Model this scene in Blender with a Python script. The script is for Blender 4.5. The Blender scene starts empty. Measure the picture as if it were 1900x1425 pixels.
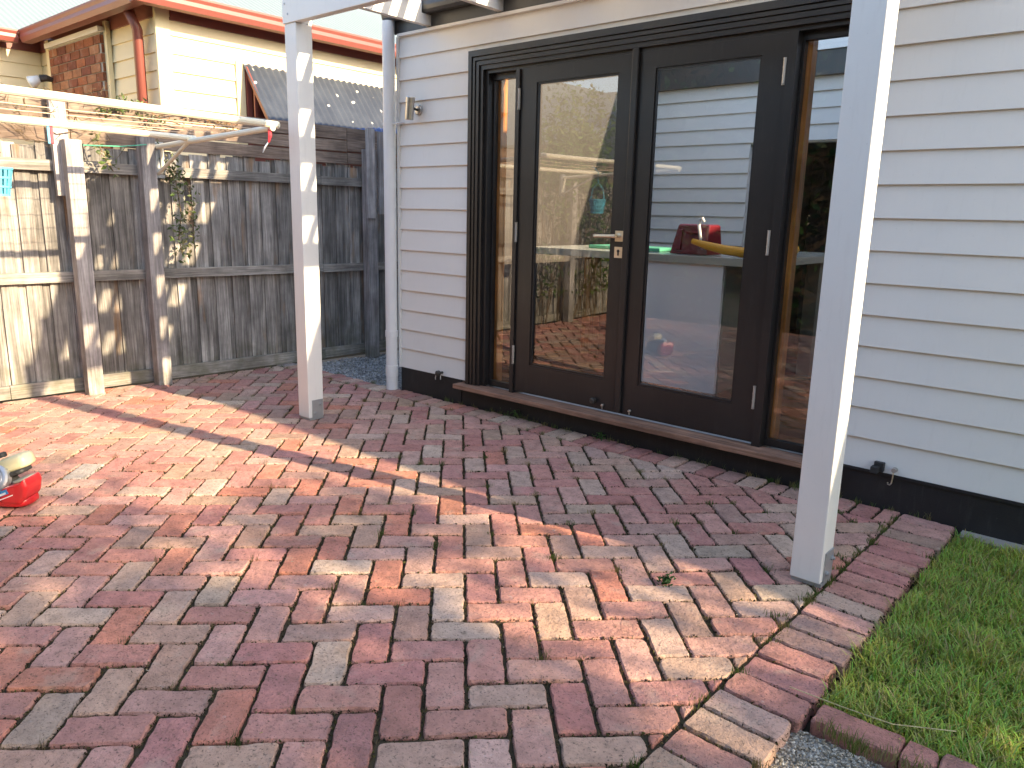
import bpy, math, random
from mathutils import Vector, Matrix, noise
R = random.Random(7)
scene = bpy.context.scene
COL = scene.collection

# ------------------------------------------------------------------ camera, sky, sun, exposure
YAW, PITCH, ROLL, FPX = -0.715553844, 0.216555487, 0.0235931648, 1423.885
CAM = Vector((0.0, 0.0, 1.36))
fwd = Vector((math.sin(YAW)*math.cos(PITCH), math.cos(YAW)*math.cos(PITCH), -math.sin(PITCH)))
rt0 = Vector((math.cos(YAW), -math.sin(YAW), 0)); up0 = rt0.cross(fwd)
rt = rt0*math.cos(ROLL) + up0*math.sin(ROLL); up = -rt0*math.sin(ROLL) + up0*math.cos(ROLL)
cam = bpy.data.objects.new('camera', bpy.data.cameras.new('camera'))
cam.matrix_world = Matrix(((rt.x, up.x, -fwd.x, CAM.x), (rt.y, up.y, -fwd.y, CAM.y), (rt.z, up.z, -fwd.z, CAM.z), (0, 0, 0, 1)))
cam.data.sensor_width = 36.0; cam.data.lens = FPX/1900*36.0
cam.data.clip_start = 0.05; cam.data.clip_end = 500
COL.objects.link(cam); scene.camera = cam

SUN = Vector((1.0, 0.20, 0.48)).normalized()          # towards the sun
world = bpy.data.worlds.new('World'); scene.world = world; world.use_nodes = True
wn = world.node_tree; bg = wn.nodes['Background']
sky = wn.nodes.new('ShaderNodeTexSky'); sky.sky_type = 'NISHITA'; sky.sun_disc = False
sky.sun_elevation = math.asin(SUN.z); sky.sun_rotation = math.atan2(SUN.x, SUN.y)
sky.air_density = 1.0; sky.dust_density = 1.3; sky.ozone_density = 0.6
wn.links.new(sky.outputs[0], bg.inputs[0]); bg.inputs[1].default_value = 0.15
sun = bpy.data.objects.new('sun', bpy.data.lights.new('sun', 'SUN'))
sun.data.energy = 3.5; sun.data.angle = math.radians(0.53); sun.data.color = (1.0, 0.79, 0.52)
sun.rotation_euler = (-SUN).to_track_quat('-Z', 'Y').to_euler(); sun.location = (8, 2, 9)
COL.objects.link(sun)
scene.view_settings.view_transform = 'Standard'; scene.view_settings.look = 'None'
scene.view_settings.exposure = 2.02; scene.view_settings.gamma = 1.0
scene.render.engine = 'CYCLES'
scene.cycles.use_denoising = True
scene.cycles.max_bounces = 8; scene.cycles.transparent_max_bounces = 12
scene.cycles.sample_clamp_indirect = 6.0; scene.cycles.caustics_reflective = False; scene.cycles.caustics_refractive = False

def project(p):
    v = Vector(p) - CAM; d = v.dot(fwd)
    if d < 0.05: return None
    return 950 + FPX*v.dot(rt)/d, 712.5 - FPX*v.dot(up)/d, d

# ------------------------------------------------------------------ mesh helpers
BASE = {}
class MB:
    def __init__(s): s.v = []; s.f = []; s.c = []
    def add(s, vs, fs, col=None):
        n = len(s.v); s.v += [tuple(p) for p in vs]; s.f += [tuple(i+n for i in f) for f in fs]
        if col is not None: s.c += [col]*len(vs)
        return s
    def box(s, a, b, col=None):
        x0, y0, z0 = a; x1, y1, z1 = b
        return s.add([(x0,y0,z0),(x1,y0,z0),(x1,y1,z0),(x0,y1,z0),(x0,y0,z1),(x1,y0,z1),(x1,y1,z1),(x0,y1,z1)],
                     [(0,3,2,1),(4,5,6,7),(0,1,5,4),(1,2,6,5),(2,3,7,6),(3,0,4,7)], col)
    def hexa(s, p, col=None):
        return s.add(p, [(0,3,2,1),(4,5,6,7),(0,1,5,4),(1,2,6,5),(2,3,7,6),(3,0,4,7)], col)
    def bar(s, a, b, w, h, upv=(0,0,1)):
        a, b = Vector(a), Vector(b); d = (b-a).normalized(); x = d.cross(Vector(upv)).normalized(); y = x.cross(d)
        p = [c + x*i*w/2 + y*j*h/2 for c in (a, b) for i, j in ((-1,-1),(1,-1),(1,1),(-1,1))]
        return s.add(p, [(0,1,2,3),(7,6,5,4),(0,4,5,1),(1,5,6,2),(2,6,7,3),(3,7,4,0)])
    def tube(s, pts, r, n=8, cap=True):
        pts = [Vector(p) for p in pts]; rs = r if isinstance(r, (list, tuple)) else [r]*len(pts)
        vs = []; fs = []; t = None
        for i, p in enumerate(pts):
            d = (pts[min(i+1, len(pts)-1)] - pts[max(i-1, 0)]).normalized()
            if t is None: t = d.orthogonal().normalized()
            t = (t - d*t.dot(d)).normalized(); b = d.cross(t)
            vs += [p + (t*math.cos(2*math.pi*k/n) + b*math.sin(2*math.pi*k/n))*rs[i] for k in range(n)]
        for i in range(len(pts)-1):
            for k in range(n):
                fs.append((i*n+k, i*n+(k+1) % n, (i+1)*n+(k+1) % n, (i+1)*n+k))
        if cap: fs += [tuple(range(n-1, -1, -1)), tuple(range((len(pts)-1)*n, len(pts)*n))]
        return s.add(vs, fs)
    def lathe(s, o, ax, prof, n=20):
        o = Vector(o); ax = Vector(ax).normalized(); t = ax.orthogonal().normalized(); b = ax.cross(t)
        vs = [o + ax*h + (t*math.cos(2*math.pi*k/n) + b*math.sin(2*math.pi*k/n))*r for r, h in prof for k in range(n)]
        fs = [(i*n+k, i*n+(k+1) % n, (i+1)*n+(k+1) % n, (i+1)*n+k) for i in range(len(prof)-1) for k in range(n)]
        fs += [tuple(range(n-1, -1, -1)), tuple(range((len(prof)-1)*n, len(prof)*n))]
        return s.add(vs, fs)
    def prism(s, poly, z0, z1):
        n = len(poly)
        return s.add([(x, y, z0) for x, y in poly] + [(x, y, z1) for x, y in poly],
                     [tuple(range(n-1, -1, -1)), tuple(range(n, 2*n))] + [(i, (i+1) % n, n+(i+1) % n, n+i) for i in range(n)])
    def rbox(s, c, h, ax=None, p=3.5, nu=16, nv=10):
        """rounded box: a superellipsoid with half sizes h in the frame ax"""
        c = Vector(c); ax = ax or (Vector((1,0,0)), Vector((0,1,0)), Vector((0,0,1)))
        sp = lambda w: math.copysign(abs(w)**(2/p), w)
        vs = []
        for i in range(nv+1):
            la = -math.pi/2 + math.pi*i/nv
            for k in range(nu):
                lo = 2*math.pi*k/nu
                vs.append(c + ax[0]*h[0]*sp(math.cos(la))*sp(math.cos(lo)) + ax[1]*h[1]*sp(math.cos(la))*sp(math.sin(lo)) + ax[2]*h[2]*sp(math.sin(la)))
        fs = [(i*nu+k, i*nu+(k+1) % nu, (i+1)*nu+(k+1) % nu, (i+1)*nu+k) for i in range(nv) for k in range(nu)]
        return s.add(vs, fs)
    def build(s, name, mat, parent=None, smooth=False, center=True, bevel=0):
        base = BASE.get(parent.name, Vector()) if parent else Vector()
        n = len(s.v)
        c = Vector()
        if center and n:
            lo = [min(p[i] for p in s.v) for i in range(3)]; hi = [max(p[i] for p in s.v) for i in range(3)]
            c = Vector(((lo[0]+hi[0])/2, (lo[1]+hi[1])/2, lo[2]))
        me = bpy.data.meshes.new(name)
        me.from_pydata([(p[0]-c.x, p[1]-c.y, p[2]-c.z) for p in s.v], [], s.f)
        if s.c:
            a = me.attributes.new('tint', 'FLOAT_COLOR', 'POINT')
            a.data.foreach_set('color', [q for col in s.c for q in (col[0], col[1], col[2], 1.0)])
        me.materials.append(mat); me.update()
        if smooth: me.polygons.foreach_set('use_smooth', [True]*len(me.polygons))
        o = bpy.data.objects.new(name, me); COL.objects.link(o)
        o.location = c - base
        if parent: o.parent = parent
        BASE[o.name] = c.copy()
        if bevel:
            m = o.modifiers.new('bevel', 'BEVEL'); m.width = bevel; m.segments = 2; m.limit_method = 'ANGLE'
        return o

def thing(name, label, cat, loc=(0,0,0), rz=0.0, group=None):
    o = bpy.data.objects.new(name, None); COL.objects.link(o); o.location = loc; o.rotation_euler = (0, 0, rz)
    o['label'] = label; o['category'] = cat
    if group: o['group'] = group
    BASE[o.name] = Vector(loc) if rz == 0.0 else Vector()
    return o
def tag(o, label=None, cat=None, kind=None, group=None):
    if label: o['label'] = label
    if cat: o['category'] = cat
    if kind: o['kind'] = kind
    if group: o['group'] = group
    return o

# ------------------------------------------------------------------ materials
class NT:
    def __init__(s, name):
        s.m = bpy.data.materials.new(name); s.m.use_nodes = True; s.t = s.m.node_tree
        s.b = s.t.nodes['Principled BSDF']; s.o = s.t.nodes['Material Output']
    def n(s, kind, **kw):
        x = s.t.nodes.new('ShaderNode'+kind)
        for k, v in kw.items(): setattr(x, k, v)
        return x
    def l(s, a, b): s.t.links.new(a, b)
    def vec(s, src='Object', scale=(1,1,1), rand=0.0):
        if src == 'World': v = s.n('NewGeometry').outputs['Position']
        else: v = s.n('TexCoord').outputs['Object']
        if rand:
            oi = s.n('ObjectInfo'); mu = s.n('Math', operation='MULTIPLY'); mu.inputs[1].default_value = rand
            s.l(oi.outputs['Random'], mu.inputs[0]); ad = s.n('VectorMath', operation='ADD'); s.l(v, ad.inputs[0]); s.l(mu.outputs[0], ad.inputs[1]); v = ad.outputs[0]
        mp = s.n('Mapping'); mp.inputs['Scale'].default_value = scale; s.l(v, mp.inputs['Vector']); return mp.outputs[0]
    def noise(s, vec, scale, detail=4, rough=0.55, dist=0.0):
        x = s.n('TexNoise'); x.inputs['Scale'].default_value = scale; x.inputs['Detail'].default_value = detail
        x.inputs['Roughness'].default_value = rough; x.inputs['Distortion'].default_value = dist
        s.l(vec, x.inputs['Vector']); return x.outputs['Fac']
    def ramp(s, fac, stops):
        x = s.n('ValToRGB'); e = x.color_ramp.elements
        while len(e) < len(stops): e.new(0.5)
        for i, (p, c) in enumerate(stops):
            e[i].position = p; e[i].color = (c[0], c[1], c[2], 1) if isinstance(c, tuple) else (c, c, c, 1)
        s.l(fac, x.inputs[0]); return x.outputs['Color']
    def mix(s, fac, a, b, mode='MIX'):
        x = s.n('Mix', data_type='RGBA', blend_type=mode)
        for sock, v in ((x.inputs[0], fac), (x.inputs[6], a), (x.inputs[7], b)):
            if isinstance(v, (int, float)): sock.default_value = v
            elif isinstance(v, tuple): sock.default_value = (v[0], v[1], v[2], 1)
            else: s.l(v, sock)
        return x.outputs[2]
    def bump(s, h, strength=0.3, dist=0.01, prev=None):
        x = s.n('Bump'); x.inputs['Strength'].default_value = strength; x.inputs['Distance'].default_value = dist
        s.l(h, x.inputs['Height'])
        if prev is not None: s.l(prev, x.inputs['Normal'])
        return x.outputs[0]
    def done(s, col=None, rough=None, normal=None, metal=0.0, spec=0.5):
        if col is not None:
            if isinstance(col, tuple): s.b.inputs['Base Color'].default_value = (*col, 1)
            else: s.l(col, s.b.inputs['Base Color'])
        if rough is not None:
            if isinstance(rough, float): s.b.inputs['Roughness'].default_value = rough
            else: s.l(rough, s.b.inputs['Roughness'])
        if normal is not None: s.l(normal, s.b.inputs['Normal'])
        s.b.inputs['Metallic'].default_value = metal; s.b.inputs['Specular IOR Level'].default_value = spec
        return s.m

def paint(name, col, dirt=(0.30,0.27,0.22), amount=0.25, rough=0.45, scale=3.0, bump=0.08, spec=0.5, metal=0.0):
    t = NT(name); v = t.vec('World')
    a = t.noise(v, scale, 6, 0.65); f = t.ramp(a, [(0.45, 0.0), (0.80, amount)])
    v2 = t.vec('World', (9, 9, 1.2)); b = t.noise(v2, 5, 4, 0.6); f2 = t.ramp(b, [(0.55, 0.0), (0.85, amount*0.6)])
    sp = t.ramp(t.noise(v, 70, 3, 0.6), [(0.70, 0.0), (0.76, amount*1.2)])
    c = t.mix(f, col, tuple(col[i]*0.6 + dirt[i]*0.4 for i in range(3))); c = t.mix(f2, c, dirt); c = t.mix(sp, c, dirt)
    return t.done(c, rough, t.bump(t.noise(v, 120, 3), bump, 0.004), metal, spec)

def wood(name, dark, light, stain=None, grain=26, rough=0.85, bump=0.5, rand=37.0, axis='z', var=0.35, moss=None):
    t = NT(name)
    sc = {'z': (1, 1, 0.045), 'y': (1, 0.045, 1), 'x': (0.045, 1, 1)}[axis]
    v = t.vec('Object', sc, rand); v0 = t.vec('Object', (1, 1, 1), rand)
    g = t.noise(v, grain, 6, 0.7, 0.25); g2 = t.noise(v, grain*4, 3, 0.6)
    c = t.ramp(g, [(0.28, dark), (0.72, light)])
    fine = t.ramp(g2, [(0.35, 0.70), (0.65, 1.12)]); c = t.mix(1.0, c, fine, 'MULTIPLY')
    if stain:
        sv = t.vec('Object', tuple(q if q == 1 else 0.22 for q in sc), rand)
        f = t.ramp(t.noise(sv, 7, 3), [(0.60, 0.0), (0.74, 0.7)]); c = t.mix(f, c, stain)
    blot = t.ramp(t.noise(v0, 3.2, 5, 0.6), [(0.35, 0.62), (0.65, 1.15)]); c = t.mix(1.0, c, blot, 'MULTIPLY')
    oi = t.n('ObjectInfo'); val = t.ramp(oi.outputs['Random'], [(0.0, 1.0-var), (1.0, 1.0+var*0.6)]); c = t.mix(1.0, c, val, 'MULTIPLY')
    if moss:
        wv = t.vec('World'); sep = t.n('SeparateXYZ'); t.l(wv, sep.inputs[0])
        mr = t.n('MapRange'); t.l(sep.outputs[2], mr.inputs[0]); mr.inputs[1].default_value = 0.45; mr.inputs[2].default_value = 0.0
        mm = t.n('Math', operation='MULTIPLY'); t.l(mr.outputs[0], mm.inputs[0]); t.l(t.ramp(t.noise(wv, 9, 4), [(0.42, 0.0), (0.66, 0.6)]), mm.inputs[1])
        c = t.mix(mm.outputs[0], c, moss)
    k = t.ramp(t.n('TexVoronoi').outputs[0], [(0, 0.0), (1, 0.0)])
    return t.done(c, rough, t.bump(g2, bump*0.5, 0.004, t.bump(g, bump, 0.012)), spec=0.3)

def tinted(name, rough=0.6, trans=0.0, noise_amt=0.3, scale=30, spec=0.4, bump=0.0):
    t = NT(name); a = t.n('Attribute'); a.attribute_name = 'tint'
    f = t.ramp(t.noise(t.vec('World'), scale, 3), [(0.3, 1.0-noise_amt), (0.7, 1.0+noise_amt*0.5)])
    c = t.mix(1.0, a.outputs['Color'], f, 'MULTIPLY')
    m = t.done(c, rough, t.bump(t.noise(t.vec('World'), scale*3, 3), bump, 0.005) if bump else None, spec=spec)
    if trans:
        tr = t.n('BsdfTranslucent'); t.l(c, tr.inputs['Color']); mx = t.n('MixShader'); mx.inputs[0].default_value = trans
        t.l(t.b.outputs[0], mx.inputs[1]); t.l(tr.outputs[0], mx.inputs[2]); t.l(mx.outputs[0], t.o.inputs['Surface'])
    return m

def brick_mat():
    t = NT('brick clay'); a = t.n('Attribute'); a.attribute_name = 'tint'; v = t.vec('World')
    c = a.outputs['Color']
    c = t.mix(1.0, c, t.ramp(t.noise(v, 14, 6, 0.65), [(0.25, 0.66), (0.5, 1.0), (0.78, 1.30)]), 'MULTIPLY')
    c = t.mix(t.ramp(t.noise(v, 7, 4, 0.6, 0.4), [(0.56, 0.0), (0.74, 0.55)]), c, (0.42, 0.34, 0.26))          # dusty bloom
    c = t.mix(t.ramp(t.noise(v, 23, 5, 0.7), [(0.64, 0.0), (0.74, 0.55)]), c, (0.58, 0.52, 0.46))            # salt
    c = t.mix(t.ramp(t.noise(v, 110, 4, 0.7), [(0.565, 0.0), (0.66, 0.8)]), c, (0.075, 0.055, 0.04))        # pits and dirt
    c = t.mix(t.ramp(t.noise(v, 33, 6, 0.75), [(0.55, 0.0), (0.70, 0.6)]), c, (0.10, 0.08, 0.055))          # grime
    c = t.mix(t.ramp(t.noise(v, 1.6, 4, 0.6), [(0.52, 0.0), (0.75, 0.28)]), c, (0.16, 0.125, 0.085))          # damp green stains
    b = t.bump(t.noise(v, 45, 5, 0.65), 0.8, 0.014); b = t.bump(t.noise(v, 190, 4, 0.7), 0.7, 0.005, b)
    return t.done(c, t.ramp(t.noise(v, 30, 3), [(0.3, 0.78), (0.7, 0.95)]), b, spec=0.25)

def glass_mat():
    t = NT('window glass'); t.t.nodes.remove(t.b)
    tr = t.n('BsdfTransparent'); tr.inputs[0].default_value = (0.985, 0.99, 0.988, 1)
    gl = t.n('BsdfGlossy'); gl.inputs['Roughness'].default_value = 0.0; gl.inputs['Color'].default_value = (1, 1, 1, 1)
    fr = t.n('Fresnel'); bf = t.n('MapRange'); t.l(t.n('NewGeometry').outputs['Backfacing'], bf.inputs[0]); bf.inputs[3].default_value = 1.52; bf.inputs[4].default_value = 1/1.52
    t.l(bf.outputs[0], fr.inputs['IOR'])
    mu = t.n('Math', operation='MULTIPLY'); mu.use_clamp = True; mu.inputs[1].default_value = 1.3; t.l(fr.outputs[0], mu.inputs[0])
    wob = t.bump(t.noise(t.vec('World'), 1.3, 1), 0.02, 0.02); t.l(wob, gl.inputs['Normal'])
    mx = t.n('MixShader'); t.l(mu.outputs[0], mx.inputs[0]); t.l(tr.outputs[0], mx.inputs[1]); t.l(gl.outputs[0], mx.inputs[2])
    t.l(mx.outputs[0], t.o.inputs['Surface']); return t.m

def spotted_metal():
    t = NT('awning metal'); v = t.vec('World')
    vo = t.n('TexVoronoi'); vo.inputs['Scale'].default_value = 6.5; t.l(v, vo.inputs['Vector'])
    wn_ = t.noise(v, 9, 3)
    ad = t.n('Math', operation='MULTIPLY_ADD'); t.l(wn_, ad.inputs[0]); ad.inputs[1].default_value = 0.25; t.l(vo.outputs['Distance'], ad.inputs[2])
    f = t.ramp(ad.outputs[0], [(0.215, 1.0), (0.24, 0.0)])
    c = t.ramp(t.noise(v, 4, 5, 0.65), [(0.3, (0.045, 0.055, 0.075)), (0.7, (0.075, 0.088, 0.110))])
    c = t.mix(f, c, (0.75, 0.72, 0.62))
    return t.done(c, 0.5, None, 0.3, 0.4)

M = {}
M['white'] = paint('white paint', (0.70, 0.68, 0.635), amount=0.14, rough=0.42)
M['post_white'] = paint('white post paint', (0.75, 0.735, 0.69), amount=0.22, rough=0.4)
M['black'] = paint('black paint', (0.016, 0.0138, 0.0132), dirt=(0.10, 0.09, 0.08), amount=0.22, rough=0.36, bump=0.12, spec=0.5)
M['plinth'] = paint('black plinth', (0.010, 0.009, 0.010), dirt=(0.11, 0.10, 0.09), amount=0.3, rough=0.6, bump=0.3)
M['darkfascia'] = paint('dark fascia', (0.05, 0.05, 0.05), dirt=(0.12, 0.12, 0.11), amount=0.3, rough=0.4)
M['fence'] = wood('weathered fence wood', (0.125, 0.117, 0.108), (0.50, 0.47, 0.43), stain=(0.40, 0.215, 0.085), var=0.40, moss=(0.10, 0.10, 0.05))
M['fence_y'] = wood('weathered rail wood', (0.19, 0.175, 0.155), (0.50, 0.465, 0.41), var=0.2, axis='y', moss=(0.12, 0.12, 0.06))
M['top_board'] = wood('brown board wood', (0.15, 0.105, 0.08), (0.36, 0.275, 0.21), var=0.25, axis='y')
M['fence_post'] = wood('weathered post wood', (0.27, 0.25, 0.24), (0.56, 0.52, 0.49), var=0.15, moss=(0.12, 0.12, 0.06))
M['sill'] = wood('timber sill', (0.22, 0.115, 0.075), (0.48, 0.28, 0.19), axis='x', grain=18, rough=0.6, var=0.0)
M['amber'] = wood('varnished timber', (0.30, 0.11, 0.025), (0.50, 0.21, 0.05), grain=14, rough=0.35, bump=0.1, var=0.1)
M['floorwood'] = wood('floor board wood', (0.16, 0.062, 0.022), (0.34, 0.15, 0.055), axis='x', grain=12, rough=0.25, bump=0.05, var=0.3)
M['brick'] = brick_mat()
M['glass'] = glass_mat()
M['steel'] = paint('brushed steel', (0.52, 0.50, 0.47), amount=0.12, rough=0.32, metal=1.0, bump=0.05)
M['galv'] = paint('galvanised steel', (0.42, 0.44, 0.45), amount=0.3, rough=0.5, metal=0.7)
M['brass'] = paint('satin nickel', (0.78, 0.63, 0.44), amount=0.1, rough=0.38, metal=0.75)
M['hinge'] = paint('hinge metal', (0.46, 0.43, 0.39), amount=0.3, rough=0.45, metal=0.6)
M['darkmetal'] = paint('dark iron', (0.06, 0.055, 0.05), amount=0.3, rough=0.5, metal=0.5)
M['cream'] = paint('cream weatherboard paint', (0.76, 0.63, 0.39), amount=0.12, rough=0.5)
M['creamtrim'] = paint('cream trim paint', (0.74, 0.62, 0.37), amount=0.15, rough=0.5)
M['red'] = paint('red oxide paint', (0.205, 0.058, 0.043), dirt=(0.2, 0.1, 0.08), amount=0.25, rough=0.42)
M['roof'] = paint('pale roof metal', (0.195, 0.235, 0.235), dirt=(0.3, 0.33, 0.32), amount=0.25, rough=0.45, spec=0.3)
M['awning'] = spotted_metal()
M['shadow_blue'] = paint('awning shadow blue', (0.018, 0.05, 0.16), amount=0.2, rough=0.5)  # colour of the roof's shadow on the awning
M['tube'] = paint('cream enamel tube', (0.78, 0.72, 0.55), amount=0.15, rough=0.4)
M['cord'] = paint('clothes line cord', (0.70, 0.52, 0.36), amount=0.2, rough=0.7)
M['concrete'] = paint('pale concrete', (0.33, 0.31, 0.27), dirt=(0.16, 0.15, 0.11), amount=0.6, rough=0.95, scale=8, bump=0.6, spec=0.2)
M['soil'] = paint('joint soil', (0.060, 0.047, 0.030), dirt=(0.10, 0.09, 0.035), amount=0.9, rough=1.0, scale=30, bump=0.9, spec=0.1)
M['ground'] = paint('bare ground', (0.10, 0.085, 0.06), dirt=(0.08, 0.10, 0.035), amount=0.9, rough=1.0, scale=2, bump=0.9, spec=0.1)
M['turf'] = paint('turf soil', (0.075, 0.075, 0.03), dirt=(0.05, 0.04, 0.02), amount=0.9, rough=1.0, scale=14, bump=0.9, spec=0.1)
M['stone'] = tinted('gravel stone', rough=0.9, noise_amt=0.35, spec=0.2)
M['crumb'] = tinted('joint crumbs', rough=1.0, noise_amt=0.3, spec=0.1)
M['grass'] = tinted('grass blade', rough=0.5, trans=0.35, noise_amt=0.15, scale=8, spec=0.25)
M['leaf'] = tinted('leaf', rough=0.42, trans=0.3, noise_amt=0.2, spec=0.4)
M['bark'] = wood('bark', (0.05, 0.04, 0.03), (0.17, 0.14, 0.11), grain=12, bump=0.9, var=0.0)
M['twig'] = wood('dry twig', (0.10, 0.07, 0.04), (0.26, 0.18, 0.10), grain=20, var=0.3)
M['benchwhite'] = paint('gloss white panel', (0.90, 0.91, 0.91), amount=0.03, rough=0.15)
M['benchtop'] = paint('stone bench top', (0.42, 0.42, 0.36), dirt=(0.3, 0.3, 0.25), amount=0.3, rough=0.2, scale=20)
M['plaster'] = paint('interior plaster', (0.72, 0.71, 0.67), amount=0.06, rough=0.8)
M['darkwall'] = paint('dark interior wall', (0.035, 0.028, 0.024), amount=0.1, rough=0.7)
M['olive'] = paint('grey cabinet', (0.24, 0.235, 0.19), amount=0.08, rough=0.35)
M['gloss_black'] = paint('black appliance', (0.010, 0.010, 0.011), amount=0.03, rough=0.12)
M['maroon'] = paint('maroon plastic', (0.15, 0.014, 0.022), amount=0.05, rough=0.22)
M['yellow'] = paint('yellow rubber', (0.78, 0.36, 0.015), amount=0.15, rough=0.45)
M['plastic_white'] = paint('white plastic', (0.80, 0.80, 0.78), amount=0.04, rough=0.3)
M['pvc'] = paint('white pvc pipe', (0.68, 0.69, 0.69), amount=0.2, rough=0.35)
M['engine_red'] = paint('red moulded plastic', (0.50, 0.018, 0.022), amount=0.12, rough=0.25)
M['tank'] = paint('cream fuel tank', (0.62, 0.57, 0.36), dirt=(0.4, 0.36, 0.2), amount=0.25, rough=0.35)
M['silver'] = paint('cast aluminium', (0.55, 0.57, 0.60), amount=0.15, rough=0.35, metal=0.8)
M['rubber'] = paint('black rubber', (0.02, 0.02, 0.02), amount=0.1, rough=0.6)
M['sticker'] = paint('blue sticker', (0.015, 0.19, 0.42), amount=0.05, rough=0.3)
M['aqua'] = paint('aqua plastic', (0.12, 0.50, 0.66), amount=0.1, rough=0.35)
M['pegred'] = paint('red ribbon', (0.65, 0.05, 0.07), amount=0.05, rough=0.6)
M['greencord'] = paint('green plastic', (0.10, 0.42, 0.25), amount=0.05, rough=0.5)
M['clearglass'] = paint('frosted bulb glass', (0.75, 0.75, 0.72), amount=0.2, rough=0.08)

# ================================================================== LARGE STRUCTURE
g = MB().box((-60, -60, -0.40), (60, 60, -0.075)).build('ground', M['ground']); tag(g, kind='structure')

# ---------------- brick patio
W = 0.1204
D1 = Vector((1, 1)).normalized(); D2 = Vector((-1, 1)).normalized(); ORG = Vector((-1.3384, 1.3755))
PAL = [((0.400, 0.185, 0.150), 28), ((0.365, 0.155, 0.130), 22), ((0.430, 0.235, 0.190), 22), ((0.440, 0.165, 0.105), 10), ((0.440, 0.290, 0.225), 12),
       ((0.400, 0.260, 0.180), 12), ((0.400, 0.290, 0.215), 6), ((0.320, 0.200, 0.155), 6), ((0.310, 0.295, 0.265), 0.8), ((0.460, 0.350, 0.265), 5)]
PW = [w for _, w in PAL]
def pick():
    c = R.choices(PAL, PW)[0][0]; k = R.uniform(1.12, 1.36); return tuple(min(0.6, (q*0.80+m*0.20)*k*R.uniform(0.97, 1.03)) for q, m in zip(c, (0.44, 0.265, 0.215)))
def clip(poly, a, b, c):                       # keep a*x+b*y<=c
    out = []
    for i in range(len(poly)):
        p, q = poly[i], poly[(i+1) % len(poly)]; dp = a*p[0]+b*p[1]-c; dq = a*q[0]+b*q[1]-c
        if dp <= 0: out.append(p)
        if (dp < 0 < dq) or (dq < 0 < dp):
            t = dp/(dp-dq); out.append((p[0]+(q[0]-p[0])*t, p[1]+(q[1]-p[1])*t))
    return out
def area(p): return 0.5*sum(p[i][0]*p[(i+1) % len(p)][1] - p[(i+1) % len(p)][0]*p[i][1] for i in range(len(p)))
def inset(poly, d):
    n = len(poly); out = []
    for i in range(n):
        a, b, c = Vector(poly[i-1]), Vector(poly[i]), Vector(poly[(i+1) % n])
        e1 = (b-a); e2 = (c-b)
        if e1.length < 1e-5 or e2.length < 1e-5: continue
        e1.normalize(); e2.normalize()
        n1 = Vector((-e1.y, e1.x)); n2 = Vector((-e2.y, e2.x)); den = 1+n1.dot(n2)
        if den < 0.15: den = 0.15
        out.append(b + (n1+n2)*d/den)
    return out
def brick_geo(poly, z, joint=0.0056, depth=0.05):
    q = inset(poly, joint*R.uniform(0.75, 1.35))
    if len(q) < 3 or area([tuple(p) for p in q]) < 0.0008: return None
    pts = []; n = len(q)
    for i in range(n):
        a, b, c = q[i-1], q[i], q[(i+1) % n]
        la, lc = (a-b).length, (c-b).length
        r = min(R.uniform(0.004, 0.012) if R.random() < 0.75 else R.uniform(0.012, 0.030), la*0.4, lc*0.4)
        pa, pc = b+(a-b)*r/la, b+(c-b)*r/lc
        pts += [pa, (pa+pc)*0.25+b*0.5, pc]
        m = max(1, int((lc-2*r)/0.022))
        for k in range(1, m):
            t = r/lc + (1-2*r/lc)*k/m; p = b+(c-b)*t; e = (c-b).normalized()
            p = p + Vector((-e.y, e.x))*R.gauss(0.0, 0.0017); pts.append(p)
    cx = sum(p.x for p in pts)/len(pts); cy = sum(p.y for p in pts)/len(pts)
    tx, ty = R.gauss(0, 0.016), R.gauss(0, 0.016); zb = z + R.gauss(0, 0.0018)
    zt = lambda p: zb + (p.x-cx)*tx + (p.y-cy)*ty
    C = Vector((cx, cy)); m = len(pts); vs = []; fs = []
    for p in pts: vs.append((p.x, p.y, zb-depth))
    for p in pts: vs.append((p.x, p.y, zt(p)-0.0075))
    for p in pts:
        e = (C-p); p2 = p + e.normalized()*R.uniform(0.003, 0.0062); vs.append((p2.x, p2.y, zt(p2)-R.uniform(0.0, 0.0012)))
    vs.append((cx, cy, zb+R.uniform(-0.0008, 0.0014)))
    for i in range(m):
        j = (i+1) % m
        fs += [(i, j, m+j, m+i), (m+i, m+j, 2*m+j, 2*m+i), (2*m+i, 2*m+j, 3*m)]
    return vs, fs
def in_view_area(poly):
    s = [project((p[0], p[1], 0)) for p in poly]
    if any(q is None for q in s): return 0
    x = sum(q[0] for q in s)/len(s); y = sum(q[1] for q in s)/len(s)
    if not (-40 < x < 1940 and -40 < y < 1470): return 0
    return abs(area([(q[0], q[1]) for q in s]))
def fence_x(y): return -6.12 + 0.0545*(y-2.0)

polys = []
for i in range(-60, 40):
    for j in range(-40, 60):
        k = (i-j) % 4
        if k == 0: cells = (i, j, i+2, j+1)
        elif k == 2: cells = (i, j-1, i+1, j+1)
        else: continue
        a, b, c, d = cells
        P = [ORG + D1*W*x + D2*W*y for x, y in ((a, b), (c, b), (c, d), (a, d))]
        poly = [(p.x, p.y) for p in P]
        if max(p[0] for p in poly) < -6.4 or min(p[0] for p in poly) > -0.8 or max(p[1] for p in poly) < -1.55 or min(p[1] for p in poly) > 3.75: continue
        full = poly
        poly = clip(poly, 1, 0, -0.862); poly = clip(poly, 0, 1, 3.695) if len(poly) > 2 else poly
        poly = clip(poly, 0, -1, 1.5) if len(poly) > 2 else poly
        poly = clip(poly, -1, 0.0545, 6.07+0.109) if len(poly) > 2 else poly
        if len(poly) < 3 or area(poly) < 0.0014: continue
        polys.append(poly)
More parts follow.
